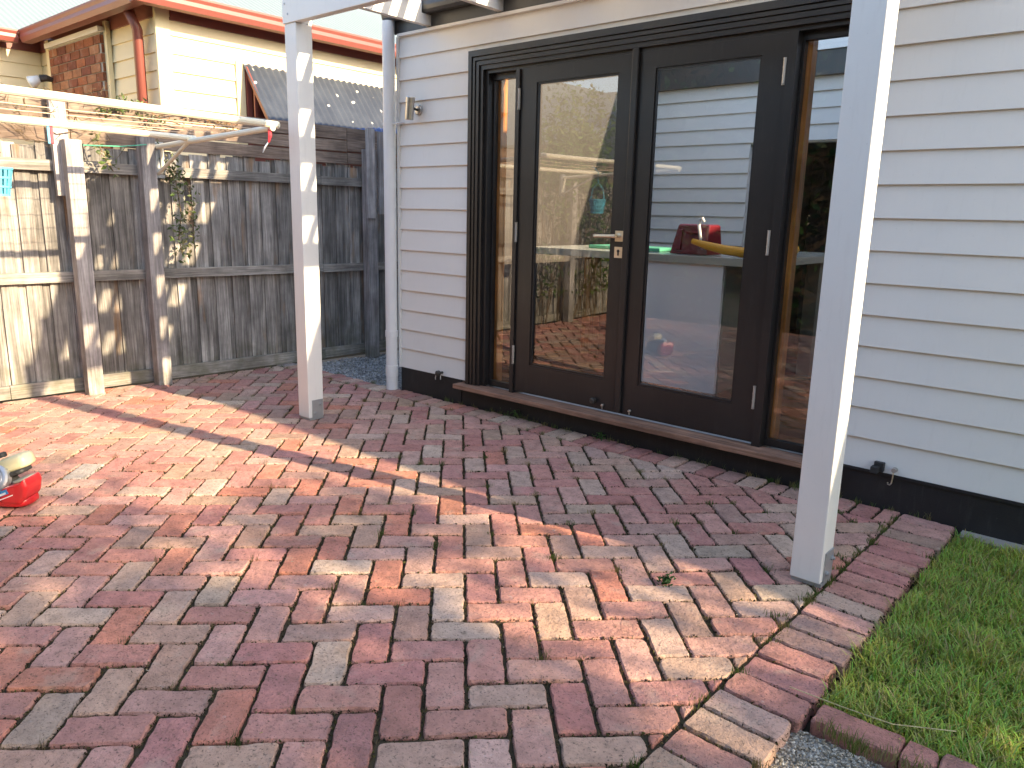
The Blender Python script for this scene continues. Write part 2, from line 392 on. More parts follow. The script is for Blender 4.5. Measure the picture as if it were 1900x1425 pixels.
x = -6.03                                               # soldier course along the wall and the gravel strip
while x < -0.90:
    w = R.uniform(0.112, 0.126); sh = R.uniform(-0.012, 0.012)
    y1 = 3.885 if x > -4.62 else 3.875
    x2 = min(x+w, -0.862)
    polys.append([(x, 3.695), (x2, 3.695), (x2, y1+sh), (x, y1+sh)]); x += w
y = 3.885                                               # border down the lawn side
while y > 1.2:
    w = R.uniform(0.113, 0.127); sh = R.uniform(-0.014, 0.012)
    polys.append([(-0.862, y-w), (-0.622+sh, y-w), (-0.622+sh, y), (-0.862, y)]); y -= w
patio = MB().prism([(-6.06, -1.5), (-0.64, -1.5), (-0.64, 3.88), (-5.95, 3.88)], -0.07, -0.0135).build('patio', M['soil'], center=False)
tag(patio, label='red brick patio laid in herringbone with soldier course border', kind='structure')
items = []
for p in polys:
    gq = brick_geo(p, 0.0)
    if gq: items.append((in_view_area(p), p, gq, pick()))
items.sort(key=lambda q: -q[0])
far = MB()
for k, (a, p, (vs, fs), c) in enumerate(items):
    if k < 300: MB().add(vs, fs, c).build('brick', M['brick'], patio)
    else: far.add(vs, fs, c)
tag(far.build('brick_field', M['brick'], patio), kind='stuff')

# crumbs of soil and moss in the joints
cr = MB(); tw = MB()
for a, p, gq, c in items[:560]:
    if a <= 0: continue
    for i in range(len(p)):
        q0, q1 = Vector(p[i]), Vector(p[(i+1) % len(p)]); L = (q1-q0).length
        for _ in range(int(L*(110 if a > 900 else 45))):
            t = R.random(); o = q0+(q1-q0)*t + Vector((R.gauss(0, 0.0040), R.gauss(0, 0.0040))); s = R.uniform(0.0014, 0.0046)
            col = R.choice([(0.05, 0.038, 0.022), (0.075, 0.06, 0.03), (0.035, 0.028, 0.018), (0.09, 0.085, 0.03), (0.12, 0.09, 0.05)])
            zz = -0.0125
            vs = [(o.x+R.uniform(-1, 1)*s*1.3, o.y+R.uniform(-1, 1)*s*1.3, zz+R.uniform(0, 1)*s*3.6) for _ in range(4)]
            cr.add(vs, [(0, 1, 2), (0, 2, 3), (0, 3, 1), (1, 3, 2)], col)
tag(cr.build('joint_litter', M['crumb'], patio), kind='stuff')

# ---------------- gravel strip, concrete strip, lawn
gs = MB().prism([(-6.1, 3.89), (-4.5, 3.89), (-4.5, 9.0), (-5.8, 9.0)], -0.072, -0.03).build('gravel_bed', M['concrete'], center=False); tag(gs, kind='structure')
def stones(name, region, n, size, cols, label):
    m = MB()
    for _ in range(n):
        x, y, z = region(); s = R.uniform(*size); c = R.choice(cols); k = R.uniform(0.7, 1.2)
        o = [(1,0,0),(-1,0,0),(0,1,0),(0,-1,0),(0,0,.7),(0,0,-.7)]; a = R.uniform(0, 6.28)
        vs = []
        for p in o:
            q = [p[i]*s*R.uniform(.6, 1.3) + R.gauss(0, s*.15) for i in range(3)]
            vs.append((x+q[0]*math.cos(a)-q[1]*math.sin(a), y+q[0]*math.sin(a)+q[1]*math.cos(a), z+q[2]))
        m.add(vs, [(0,2,4),(2,1,4),(1,3,4),(3,0,4),(2,0,5),(1,2,5),(3,1,5),(0,3,5)], tuple(q*k for q in c))
    return tag(m.build(name, M['stone']), label, 'gravel', 'stuff')
GREY = [(0.42, 0.42, 0.42), (0.33, 0.33, 0.34), (0.50, 0.49, 0.47), (0.26, 0.25, 0.24)]
stones('gravel', lambda: (R.uniform(-5.95, -4.55), 3.9+R.random()**1.5*2.2, R.uniform(-0.03, -0.016)), 7000, (0.006, 0.013), GREY, 'grey crushed gravel between the fence and the white house corner')
lower = MB().prism([(-0.637, 0.6), (2.2, 0.6), (2.2, 1.994), (-0.637, 1.994)], -0.074, -0.043).build('gravel_path', M['concrete'], center=False); tag(lower, kind='structure')
WHT = [(0.54, 0.49, 0.40), (0.44, 0.39, 0.31), (0.34, 0.29, 0.22), (0.58, 0.54, 0.45), (0.20, 0.17, 0.12), (0.28, 0.24, 0.17)]
stones('path_gravel', lambda: (R.uniform(-0.63, 0.35), R.uniform(1.4, 1.99), R.uniform(-0.044, -0.036)), 24000, (0.002, 0.0055), WHT, 'pale crushed stone below the brick lawn edging')
strip = MB().box((-0.60, 3.79, -0.074), (9.0, 3.888, -0.012)).build('concrete_strip', M['concrete']); tag(strip, kind='structure')
lawn = MB().prism([(-0.602, 2.10), (6.0, 2.10), (6.0, 3.788), (-0.602, 3.788)], -0.074, -0.035).build('lawn_soil', M['turf'], center=False); tag(lawn, kind='structure')
ed = tag(MB().prism([(-0.60, 2.0), (3.0, 2.0), (3.0, 2.095), (-0.60, 2.095)], -0.073, -0.05).build('lawn_edging', M['soil'], center=False), 'single row of red bricks edging the lawn', kind='structure')
x = -0.605; k = 0
while x < 2.4:
    w = (0.232, 0.085, 0.235, 0.23, 0.233, 0.228)[k % 6]; k += 1
    gq = brick_geo([(x, 1.995), (x+w, 1.995+R.gauss(0, .003)), (x+w, 2.105), (x, 2.105+R.gauss(0, .003))], 0.002, 0.003, 0.072)
    MB().add(*gq, (0.40*R.uniform(.9, 1.1), 0.19, 0.15)).build('brick', M['brick'], ed); x += w

def grass_patch(name, n, xr, yr, label, hmul=1.0, dens=None, z=-0.036):
    m = MB()
    for _ in range(n):
        x, y = R.uniform(*xr), R.uniform(*yr)
        f = noise.noise(Vector((x*3.1, y*3.1, 3.0))); f2 = noise.noise(Vector((x*8, y*8, 9.0)))
        h = (0.040 + 0.022*f2 + 0.012*f)*R.uniform(0.55, 1.35)*hmul
        a = R.uniform(0, 6.283); lean = R.uniform(0.1, 1.0)*h*1.25; w = R.uniform(0.0013, 0.0026)
        ca, sa = math.cos(a), math.sin(a); px, py = -sa*w, ca*w
        r = R.random(); dry = 0.10 + 0.35*max(0, f2) + 0.25*max(0, -f)
        if r < dry*0.45: c = (0.46*R.uniform(.8, 1.2), 0.38*R.uniform(.8, 1.2), 0.17)
        elif r < dry: c = (0.28, 0.29, 0.08)
        else: c = (0.33*R.uniform(.7, 1.4)+0.10*max(0, f), 0.44*R.uniform(.75, 1.3), 0.085*R.uniform(.7, 1.4))
        p = [(x-px, y-py, z), (x+px, y+py, z),
             (x+ca*lean*.3-px*.9, y+sa*lean*.3-py*.9, z+h*.55), (x+ca*lean*.3+px*.9, y+sa*lean*.3+py*.9, z+h*.55),
             (x+ca*lean*.68-px*.6, y+sa*lean*.68-py*.6, z+h*.88), (x+ca*lean*.68+px*.6, y+sa*lean*.68+py*.6, z+h*.88),
             (x+ca*lean, y+sa*lean, z+h*R.uniform(.9, 1.05))]
        m.add(p, [(0, 1, 3, 2), (2, 3, 5, 4), (4, 5, 6)], c)
    return tag(m.build(name, M['grass']), label, 'grass', 'stuff')
grass_patch('lawn_grass', 52000, (-0.612, 0.75), (2.10, 3.80), 'short green lawn grass with dry yellow blades beside the patio')
grass_patch('outer_grass', 14000, (0.75, 4.0), (2.10, 3.80), 'green lawn grass along the house wall further on')

# ================================================================== THE HOUSE
WALLY = 3.905
house = thing('house', 'white weatherboard house with black framed glass doors', 'house', (-2.5, 4.2, 0))
PIT = 0.1508
def wboard(parent, mat, p0, p1, nrm, z0, z1, tb=0.026, tt=0.008, back=0.0, name='weatherboard'):
    n = Vector((nrm[0], nrm[1], 0)); a = Vector((p0[0], p0[1], 0)); b = Vector((p1[0], p1[1], 0))
    j = R.gauss(0, 0.0007); k = R.gauss(0, 0.0008)
    zz = Vector((0, 0, 1))
    p = [a+n*(tb+j)+zz*(z0+k), b+n*(tb+j)+zz*(z0+k), b-n*back+zz*(z0+k), a-n*back+zz*(z0+k),
         a+n*(tt+j)+zz*z1, b+n*(tt+j)+zz*z1, b-n*back+zz*z1, a-n*back+zz*z1]
    return MB().hexa(p).build(name, mat, parent)
for k in range(16):
    z0 = 0.181+k*PIT; z1 = z0+PIT+0.004
    if k < 14:
        wboard(house, M['white'], (-4.525, WALLY), (-3.806, WALLY), (0, -1), z0, z1)
        wboard(house, M['white'], (-1.214, WALLY), (9.0, WALLY), (0, -1), z0, z1)
    elif k == 14:
        wboard(house, M['white'], (-4.525, WALLY), (-3.806, WALLY), (0, -1), z0, z1)
        wboard(house, M['white'], (-1.214, WALLY), (9.0, WALLY), (0, -1), z0, z1)
        wboard(house, M['white'], (-3.806, WALLY), (-1.214, WALLY), (0, -1), 2.4075, z1, 0.013, 0.008)
    else:
        wboard(house, M['white'], (-4.525, WALLY), (9.0, WALLY), (0, -1), z0, z1-0.01)
MB().box((-4.53, 3.868, 2.587), (9.0, 3.91, 2.606)).build('head_moulding', M['white'], house)
MB().box((-4.545, 3.872, 0.18), (-4.526, 3.93, 2.585)).build('corner_stop', M['white'], house)
sw = MB()
for a, b in (((-4.53, 3.906, 0.02), (-3.70, 4.03, 2.70)), ((-1.32, 3.906, 0.02), (9.0, 4.03, 2.70)), ((-3.70, 3.906, 2.32), (-1.32, 4.03, 2.70)), ((-3.70, 3.906, 0.02), (-1.32, 4.03, 0.15))): sw.box(a, b)
sw.build('wall', M['plaster'], house)
MB().box((-4.53, 4.031, 0.0), (-4.44, 9.4, 2.70)).build('wall', M['white'], house)
MB().box((-4.435, 9.3, 0.0), (8.9, 9.4, 3.85)).build('wall', M['plaster'], house)
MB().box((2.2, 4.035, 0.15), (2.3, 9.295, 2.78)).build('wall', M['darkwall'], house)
MB().box((8.9, 4.031, 0.0), (9.0, 9.4, 2.70)).build('wall', M['white'], house)
MB().box((-4.53, 3.886, -0.06), (-3.87, 3.904, 0.1795)).build('plinth', M['plinth'], house)
MB().box((-3.87, 3.893, -0.06), (-1.16, 3.905, 0.131)).build('plinth', M['plinth'], house)
MB().box((-1.16, 3.886, -0.06), (9.0, 3.904, 0.1795)).build('plinth', M['plinth'], house)
MB().box((-1.16, 3.872, 0.166), (9.0, 3.8855, 0.1795)).build('plinth_cap', M['plinth'], house)
MB().box((-3.862, 3.79, 0.133), (-1.158, 3.925, 0.165)).build('sill', M['sill'], house, bevel=0.004)
# dark eave over the wall: fascia, gutter, soffit, roof
MB().box((-4.6, 3.885, 2.612), (9.1, 3.905, 2.90)).build('fascia', M['darkfascia'], house)
gut = MB()
gp = [(3.884, 2.80), (3.884, 2.705), (3.86, 2.69), (3.80, 2.69), (3.775, 2.705), (3.768, 2.73), (3.775, 2.755), (3.768, 2.785), (3.785, 2.787), (3.79, 2.72), (3.80, 2.702), (3.86, 2.702), (3.872, 2.715), (3.872, 2.80)]
gp = [(3.884-(3.884-y)*0.72, z) for y, z in gp]
n = len(gp); gut.add([(-4.62, y, z) for y, z in gp] + [(9.1, y, z) for y, z in gp], [(i, (i+1) % n, n+(i+1) % n, n+i) for i in range(n)] + [tuple(range(n-1, -1, -1)), tuple(range(n, 2*n))])
gut.build('gutter', M['darkfascia'], house)
rf = MB()                                            # sheet roof; unseen openings added to let sky light into the kitchen
def roofz(y): return 2.80 + (y-3.82)*0.22
def rslab(x0, x1, y0, y1): rf.hexa([(x0,y0,roofz(y0)),(x1,y0,roofz(y0)),(x1,y1,roofz(y1)),(x0,y1,roofz(y1)),(x0,y0,roofz(y0)+.03),(x1,y0,roofz(y0)+.03),(x1,y1,roofz(y1)+.03),(x0,y1,roofz(y1)+.03)])
SX0, SX1, SX2, SY0, SYM, SY1 = -4.35, -1.4, 1.6, 4.06, 5.5, 6.90
for q in ((-4.6, SX0, 3.84, 9.5), (SX2, 9.1, 3.84, 9.5), (SX1, SX2, 3.84, SYM), (SX1, SX2, SY1, 9.5), (SX0, SX1, 3.84, SY0), (SX0, SX1, SY1, 9.5)): rslab(*q)
rf.build('roof', M['roof'], house)
rf = MB()
_rz = roofz
def roofz(y): return _rz(y) - 0.10
for q in ((-4.43, SX0, 4.035, 9.29), (SX2, 2.19, 4.035, 9.29), (SX1, SX2, 4.035, SYM), (SX1, SX2, SY1, 9.29), (SX0, SX1, 4.035, SY0), (SX0, SX1, SY1, 9.29)): rslab(*q)
rf.build('ceiling', M['plaster'], house)
y = 4.04; k = 0
while y < 9.2:
    w = 0.13
    for x0, x1 in (((-4.43, -2.6 + 0.3*((k*7) % 5)/5), (-2.6 + 0.3*((k*7) % 5)/5, 2.19))):
        MB().box((x0, y+0.001, 0.15), (x1-0.0015, y+w-0.001, 0.186)).build('floorboard', M['floorwood'], house)
    y += w; k += 1
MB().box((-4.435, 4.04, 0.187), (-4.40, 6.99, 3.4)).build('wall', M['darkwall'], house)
# inner weatherboard wall with a dark doorway, frieze, beam and cornice
BY = 7.0
wb_ = MB(); wb_.box((-4.43, BY, .187), (-3.23, BY+.1, 3.46)); wb_.box((-3.23, BY, 2.046), (-1.0, BY+.1, 3.46)); wb_.box((-1.0, BY, .187), (2.19, BY+.1, 3.46)); wb_.build('wall', M['plaster'], house)
for k in range(17):
    z0 = 0.188+0.1338*k; z1 = z0+0.137
    wboard(house, M['white'], (-4.399, BY), (-3.23, BY), (0, -1), z0, z1, 0.024, 0.007)
    if z0 > 2.04: wboard(house, M['white'], (-3.23, BY), (2.19, BY), (0, -1), z0, z1, 0.024, 0.007)
MB().box((-4.399, BY-.03, 2.466), (2.19, BY-.0005, 2.582)).build('frieze_board', M['white'], house)
MB().box((-4.399, BY-.09, 2.583), (2.19, BY-.0005, 2.78)).build('beam', M['darkfascia'], house)
MB().box((-4.399, BY-.11, 2.781), (2.19, BY-.0005, 2.86)).build('cornice', M['plastic_white'], house)
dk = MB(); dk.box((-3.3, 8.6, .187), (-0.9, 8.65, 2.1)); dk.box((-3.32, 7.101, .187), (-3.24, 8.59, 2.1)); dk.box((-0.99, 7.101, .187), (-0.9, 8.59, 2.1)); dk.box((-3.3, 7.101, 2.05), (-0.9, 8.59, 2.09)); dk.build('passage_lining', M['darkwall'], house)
# door frame: stepped architrave, jambs, mullions
XL, XR, ZT = -3.807, -1.213, 2.408
fr = MB()
offs = [(0.0, 0.022, 3.862), (0.022, 0.040, 3.852), (0.040, 0.048, 3.868), (0.048, 0.066, 3.858), (0.066, 0.073, 3.872), (0.073, 0.096, 3.864), (0.096, 0.124, 3.876)]
for a, b, yy in offs:
    fr.box((XL+a, yy, 0.1655), (XL+b, 3.955, ZT-a)); fr.box((XR-b, yy, 0.1655), (XR-a, 3.955, ZT-a)); fr.box((XL+b, yy, ZT-b), (XR-b, 3.955, ZT-a))
fr.build('architrave', M['black'], house)
jb = MB()
jb.box((-3.683, 3.900, 0.1655), (-3.655, 4.04, 2.284)); jb.box((-1.365, 3.900, 0.1655), (-1.337, 4.04, 2.284))
jb.box((-3.655, 3.900, 2.262), (-1.365, 4.04, 2.284))
jb.box((-3.405, 3.885, 0.1655), (-3.374, 4.04, 2.2615)); jb.box((-1.646, 3.885, 0.1655), (-1.600, 4.04, 2.2615))
jb.box((-3.374, 3.885, 2.2885), (-1.646, 3.899, 2.2995))
jb.build('jamb', M['black'], house)

def frame_mesh(x0, x1, z0, z1, gx0, gx1, gz0, gz1, y0, y1):
    m = MB()
    m.box((x0, y0, z0), (gx0, y1, z1)); m.box((gx1, y0, z0), (x1, y1, z1))
    m.box((gx0, y0, z0), (gx1, y1, gz0)); m.box((gx0, y0, gz1), (gx1, y1, z1))
    b = 0.012                                         # glazing bead
    m.box((gx0, y0+.008, gz0), (gx0+b, y0+.022, gz1)); m.box((gx1-b, y0+.008, gz0), (gx1, y0+.022, gz1))
    m.box((gx0+b, y0+.008, gz0), (gx1-b, y0+.022, gz0+b)); m.box((gx0+b, y0+.008, gz1-b), (gx1-b, y0+.022, gz1))
    return m
def door(x0, x1, gx0, gx1, hinge_x, lab):
    d = frame_mesh(x0, x1, 0.181, 2.2615, gx0, gx1, 0.376, 2.172, 3.900, 3.940).build('door', M['black'], house); d['label'] = lab
    MB().box((gx0+0.002, 3.9225, 0.378), (gx1-0.002, 3.9275, 2.170)).build('glass_pane', M['glass'], d)
    for z in (0.434, 1.252, 2.082):
        h = MB(); h.tube([(hinge_x, 3.888, z-.058), (hinge_x, 3.888, z+.058)], 0.0085, 8)
        for zz in (-.062, -.02, .02, .06): h.tube([(hinge_x, 3.888, z+zz-.002), (hinge_x, 3.888, z+zz+.002)], 0.0098, 8)
        h.build('hinge', M['hinge'], d)
    return d
dl = door(-3.372, -2.500, -3.243, -2.632, -3.376, 'black timber door leaf with nickel lever handle and keyhole plate')
dr = door(-2.497, -1.648, -2.392, -1.781, -1.655, 'black timber door leaf without a handle')
MB().box((-2.538, 3.878, 0.186), (-2.494, 3.8995, 2.288)).build('astragal', M['black'], dl, bevel=0.006)
hd = MB(); hd.box((-2.598, 3.889, 1.222), (-2.540, 3.8995, 1.284)); hd.lathe((-2.572, 3.889, 1.253), (0, -1, 0), [(.016, 0), (.016, .004), (.011, .006), (.011, .036)], 18)
hd.tube([(-2.572, 3.853, 1.253), (-2.60, 3.848, 1.253), (-2.72, 3.848, 1.250)], [.0115, .0105, .0095], 10)
hd.build('handle', M['brass'], dl)
lk = MB(); lk.box((-2.598, 3.889, 1.126), (-2.542, 3.8995, 1.190)); lk.build('lock_plate', M['brass'], dl)
kh = MB(); kh.lathe((-2.57, 3.889, 1.166), (0, -1, 0), [(.0085, 0), (.0085, .0035)], 14); kh.box((-2.5745, 3.8855, 1.140), (-2.5655, 3.889, 1.166)); kh.build('key_cylinder', M['darkmetal'], dl)
st = MB(); st.lathe((-2.697, 3.8995, 0.232), (0, -1, 0), [(.014, 0), (.014, .012), (.019, .014), (.019, .03), (.012, .034)], 16); st.build('door_stop', M['darkmetal'], dl)
for x, dd in ((-2.63, dl), (-2.431, dr)):
    bl = MB(); bl.lathe((x, 3.8995, 0.212), (0, -1, 0), [(.008, 0), (.008, .01), (.010, .012), (.006, .02)], 12); bl.tube([(x, 3.889, .212), (x, 3.889, .190)], .004, 6); bl.build('bolt_knob', M['steel'], dd)
for x0, x1, gx0, gx1 in ((-3.654, -3.406, -3.622, -3.424), (-1.599, -1.366, -1.580, -1.395)):
    s_ = MB(); s_.box((x0, 3.945, 0.166), (x1, 3.985, 0.205)); s_.box((x0, 3.945, 2.225), (x1, 3.985, 2.2615)); s_.box((x0, 3.945, 0.205), (x0+.012, 3.985, 2.225)); s_.box((x1-.012, 3.945, 0.205), (x1, 3.985, 2.225)); s_ = s_.build('sidelight', M['black'], house)
    MB().box((x0+.0125, 3.962, 0.2055), (x1-.0125, 3.967, 2.2245)).build('glass_pane', M['glass'], s_)
    w_ = MB(); w_.box((x0+.001, 3.988, 0.19), (x0+.036, 4.05, 2.26)); w_.box((x1-.02, 3.988, 0.19), (x1-.001, 4.05, 2.26)); w_.build('inner_lining', M['amber'], s_)
# downpipe
pipe = MB(); pipe.tube([(-4.585, 3.835, 0.0), (-4.585, 3.835, 2.69)], 0.045, 24, True); dp = pipe.build('downpipe', M['pvc'], house, smooth=False)
for z in (0.475, 0.50): pass
c_ = MB(); c_.lathe((-4.585, 3.835, 0.415), (0, 0, 1), [(.045, 0), (.0492, .002), (.0492, .05), (.045, .052)], 24); c_.build('collar', M['pvc'], dp, smooth=False)
c_ = MB(); c_.lathe((-4.585, 3.835, 0.10), (0, 0, 1), [(.045, 0), (.0488, .003), (.0488, .09), (.045, .094)], 24); c_.build('collar', M['pvc'], dp)
c_ = MB(); c_.lathe((-4.585, 3.835, 1.98), (0, 0, 1), [(.0455, 0), (.0475, .001), (.0475, .018), (.0455, .019)], 24); c_.tube([(-4.545, 3.83, 1.99), (-4.50, 3.845, 1.995), (-4.47, 3.875, 2.0)], .006, 6); c_.build('pipe_bracket', M['pvc'], dp)

# ---------------- pergola
perg = thing('pergola', 'white painted timber pergola with two posts, beam and rafters', 'pergola', (-2.6, 2.87, 0))
def post(x0, y0, lab):
    s = 0.116
    p = MB().box((x0, y0, 0.016), (x0+s, y0+s, 2.45)).build('post', M['post_white'], perg, bevel=0.004); p['label'] = lab
    b = MB(); b.box((x0+s+.0008, y0+.026, 0.010), (x0+s+.0058, y0+s-.008, 0.135)); b.box((x0+.006, y0+.006, 0.001), (x0+s+.004, y0+s-.006, 0.0155)); b.build('stirrup', M['galv'], p)
    for yy, zz in ((.045, .05), (.088, .10)):
        q = MB(); q.lathe((x0+s+.006, y0+yy, zz), (1, 0, 0), [(.011, 0), (.011, .005), (.007, .0055), (.006, .012)], 8); q.build('bolt', M['galv'], p)
post(-4.336, 2.820, 'white square post standing near the fence')
post(-0.985, 2.805, 'white square post standing by the lawn')
MB().box((-4.342, 2.812, 2.4505), (-0.82, 2.865, 2.615)).build('beam', M['post_white'], perg, bevel=0.003)
MB().box((-4.336, 2.866, 2.4505), (-4.22, 2.936, 2.612)).build('post_tenon', M['post_white'], perg)
bo = MB()
for x, z in ((-4.315, 2.56), (-4.285, 2.50)): bo.lathe((x, 2.8115, z), (0, -1, 0), [(.007, 0), (.006, .003)], 8)
bo.build('bolt', M['galv'], perg)
for i in range(6):
    x1 = -4.19 + 0.668*i
    r = MB(); pr = [(2.80, 2.618), (3.884, 2.618), (3.884, 2.686), (3.798, 2.686), (3.798, 2.76), (2.80, 2.76)]
    r.add([(x1-.045, y, z) for y, z in pr] + [(x1, y, z) for y, z in pr], [(5, 4, 3, 2, 1, 0), (6, 7, 8, 9, 10, 11)] + [(a, (a+1) % 6, 6+(a+1) % 6, 6+a) for a in range(6)])
    r.build('rafter', M['post_white'], perg)
for k in range(7):
    y = 2.862 + 0.131*k
    MB().box((-4.30, y, 2.761), (-0.815, y+0.048, 2.791)).build('batten', M['post_white'], perg)

# ================================================================== FENCE
FA = -math.atan(0.0545)
fence = thing('fence', 'weathered grey timber paling fence with rails along the yard', 'fence', (-6.12, 2.0, 0), FA)
def fb(a, b): return MB().box(a, b)
y = -5.2; k = 0
while y < 7.5:                                        # lapped palings: back row and front row alternate
    w = R.uniform(0.094, 0.106); top = 1.77 + R.uniform(-0.02, 0.02)
    lean = R.gauss(0, 0.0025)
    xo = -0.016 if k % 2 == 0 else 0.0
    fb((xo-0.015, y, 0.035), (xo, y+w, top)).build('paling', M['fence'], fence).rotation_euler = (lean, 0, 0)
    y += R.uniform(0.068, 0.082); k += 1
for z0, z1, th in ((1.588, 1.664, 0.042), (0.812, 0.884, 0.042), (0.012, 0.105, 0.030)):
    y = -5.2
    for L in (2.35, 2.5, 2.55, 2.45, 2.6):
        fb((0.001, y, z0+R.uniform(-.006, .006)), (th, y+L-0.004, z1+R.uniform(-.006, .006))).build('rail', M['fence_y'], fence); y += L
for z0, z1 in ((1.79, 1.885), (1.895, 1.992), (2.0, 2.105)):
    y = -5.2
    for L in (3.0, 2.4, 2.3, 2.6, 2.5):
        j = R.uniform(-.008, .008)
        fb((-0.006, y, z0+j), (0.016, y+L-0.006, z1+j)).build('top_board', M['top_board'], fence); y += L
def fpost(y, w=0.105, d=0.095, top=1.8, x0=0.105, tilt=0.0):
    o = fb((x0, y, -0.02), (x0+d, y+w, top)).build('post', M['fence_post'], fence, bevel=0.005); o.rotation_euler = (tilt, 0, 0); return o
fpost(0.10, 0.108, 0.10, 1.80)
fb((0.056, 0.055, 1.42), (0.104, 0.155, 2.10)).build('post_extension', M['fence_post'], fence)
fpost(0.60, 0.105, 0.10, 1.86)
fpost(2.62, 0.11, 0.09, 1.92, 0.06)
fb((0.155, 2.60, 1.30), (0.175, 2.69, 2.10)).build('post_extension', M['fence_post'], fence)
fb((0.155, 2.73, 1.34), (0.175, 2.82, 2.08)).build('post_extension', M['fence_post'], fence)
for yy in (-2.3, -4.7): fpost(yy)

# ================================================================== NEIGHBOUR HOUSE
nb = thing('neighbour_house', 'cream weatherboard house with red gutters beyond the fence', 'house', (-8.5, 5.0, 0))
NX, NY, NX2 = -7.30, 3.44, -10.15
for k in range(20):
    z0 = 0.10 + 0.1545*k; z1 = z0+0.158
    wboard(nb, M['cream'], (NX, NY+0.10), (NX, 11.0), (1, 0), z0, z1, 0.022, 0.006)
    wboard(nb, M['cream'], (NX2, NY), (NX-0.01, NY), (0, -1), z0, z1, 0.022, 0.006)
    wboard(nb, M['cream'], (NX2, -14.0), (NX2, NY-0.03), (1, 0), z0, z1, 0.022, 0.006)
w_ = MB(); w_.box((-14, NY, 0), (NX, 11, 3.2)); w_.box((-14, -14, 0), (NX2, NY-.001, 3.2)); w_.build('wall', M['cream'], nb)
MB().box((NX-0.005, NY-0.03, 0.0), (NX+0.032, NY+0.098, 3.19)).build('corner_board', M['creamtrim'], nb)
MB().box((NX+0.0005, NY+0.11, 3.01), (NX+0.028, 11, 3.19)).build('fascia', M['red'], nb)
MB().box((NX2, NY-0.026, 3.02), (NX-0.006, NY-0.0005, 3.19)).build('fascia', M['red'], nb)
MB().box((NX2+0.0005, -14, 3.02), (NX2+0.026, NY-0.03, 3.19)).build('fascia', M['red'], nb)
def ogee(d): return [(0, .0), (0, .125), (.012, .125), (.012, .015), (.085, .015), (.098, .05), (.094, .085), (.106, .11), (.106, .125), (.12, .125), (.12, .108), (.108, .08), (.112, .045), (.095, .0)]
def ngutter(p0, p1, nrm, z):
    n = Vector((nrm[0], nrm[1], 0)); pr = ogee(0); m = MB(); L = len(pr); vs = []
    for p in (p0, p1):
        for d, h in pr: vs.append(Vector((p[0], p[1], z+h)) + n*d)
    m.add(vs, [(i, (i+1) % L, L+(i+1) % L, L+i) for i in range(L)] + [tuple(range(L-1, -1, -1)), tuple(range(L, 2*L))])
    return m.build('gutter', M['red'], nb)
GX, GY, GX2 = NX+0.20, NY-0.20, NX2+0.20
ngutter((GX, GY-0.12), (GX, 11.2), (1, 0), 3.05); ngutter((GX2+0.12, GY), (GX, GY), (0, -1), 3.05); ngutter((GX2, -14), (GX2, GY-0.12), (1, 0), 3.05)
so = MB(); so.box((NX+.029, GY+.001, 3.165), (GX-.001, 11, 3.185)); so.box((GX2, GY+.001, 3.165), (NX+.028, NY-.027, 3.185)); so.box((NX2+.027, -14, 3.165), (GX2-.001, GY, 3.185)); so.build('soffit', M['red'], nb)
def corrugated(name, parent, mat, a0, a1, pitch, amp, lo, hi, pt, step=6):
    """ribbed sheet: for each a between a0 and a1, a strip from lo(a) to hi(a); pt(a,s,h) gives the point"""
    m = MB(); n = int((a1-a0)/pitch*step); vs = []; fs = []; ok = []
    for i in range(n+1):
        a = a0+(a1-a0)*i/n; l, h = lo(a), hi(a); w = amp*math.cos(2*math.pi*(a-a0)/pitch)
        ok.append(h > l+1e-4); vs += [pt(a, l, w), pt(a, h, w)]
    fs = [(2*i, 2*i+2, 2*i+3, 2*i+1) for i in range(n) if ok[i] and ok[i+1]]
    return m.add(vs, fs).build(name, mat, parent, smooth=True)
RS = 0.47; RZ = 3.18
ex, ey, ex2 = GX+0.03, GY-0.05, GX2+0.03
corrugated('roof', nb, M['roof'], ey, 11.2, 0.076, 0.009, lambda a: max(ex-min(a-ey, 3.6), ex-3.6), lambda a: ex, lambda a, s, w: (s, a, RZ+(ex-s)*RS+w))
corrugated('roof', nb, M['roof'], ex-7.0, ex, 0.076, 0.009, lambda a: ey if a > ex2 else ey+(ex2-a), lambda a: ey+min(ex-a, 3.6), lambda a, s, w: (a, s, RZ+(s-ey)*RS+w))
corrugated('roof', nb, M['roof'], -14.0, ey+3.6, 0.076, 0.009, lambda a: ex2-3.6, lambda a: ex2 if a < ey else ex2-(a-ey), lambda a, s, w: (s, a, RZ+(ex2-s)*RS+w))
# chimney breast in brickwork
chm = MB().box((-9.66, 3.352, 0.0), (-8.315, NY-.03, 3.0)).build('chimney', M['concrete'], nb)
chm['label'] = 'red brick chimney breast with pale stone cap'
CP = [(0.30, 0.10, 0.045), (0.26, 0.085, 0.04), (0.33, 0.13, 0.06), (0.19, 0.06, 0.035), (0.36, 0.16, 0.08)]
for r_ in range(16):
    z0 = 2.985-0.086*(r_+1); x = -9.66-(0.12 if r_ % 2 else 0.0)
    while x < -8.32:
        x0, x1 = max(x, -9.66), min(x+0.23, -8.3165)
        if x1-x0 > 0.03:
            c = R.choice(CP); k = R.uniform(.8, 1.15)
            MB().box((x0+.004, 3.341+R.gauss(0, .001), z0+.005), (x1-.005 if x1 < -8.33 else -8.304, 3.3515, z0+.081), tuple(q*k for q in c)).build('brick', M['brick'], chm)
        x += 0.24
    k = R.uniform(.8, 1.1)
    MB().box((-8.3145, 3.353, z0+.005), (-8.3035, NY-.031, z0+.081), tuple(q*k for q in R.choice(CP))).build('brick', M['brick'], chm)
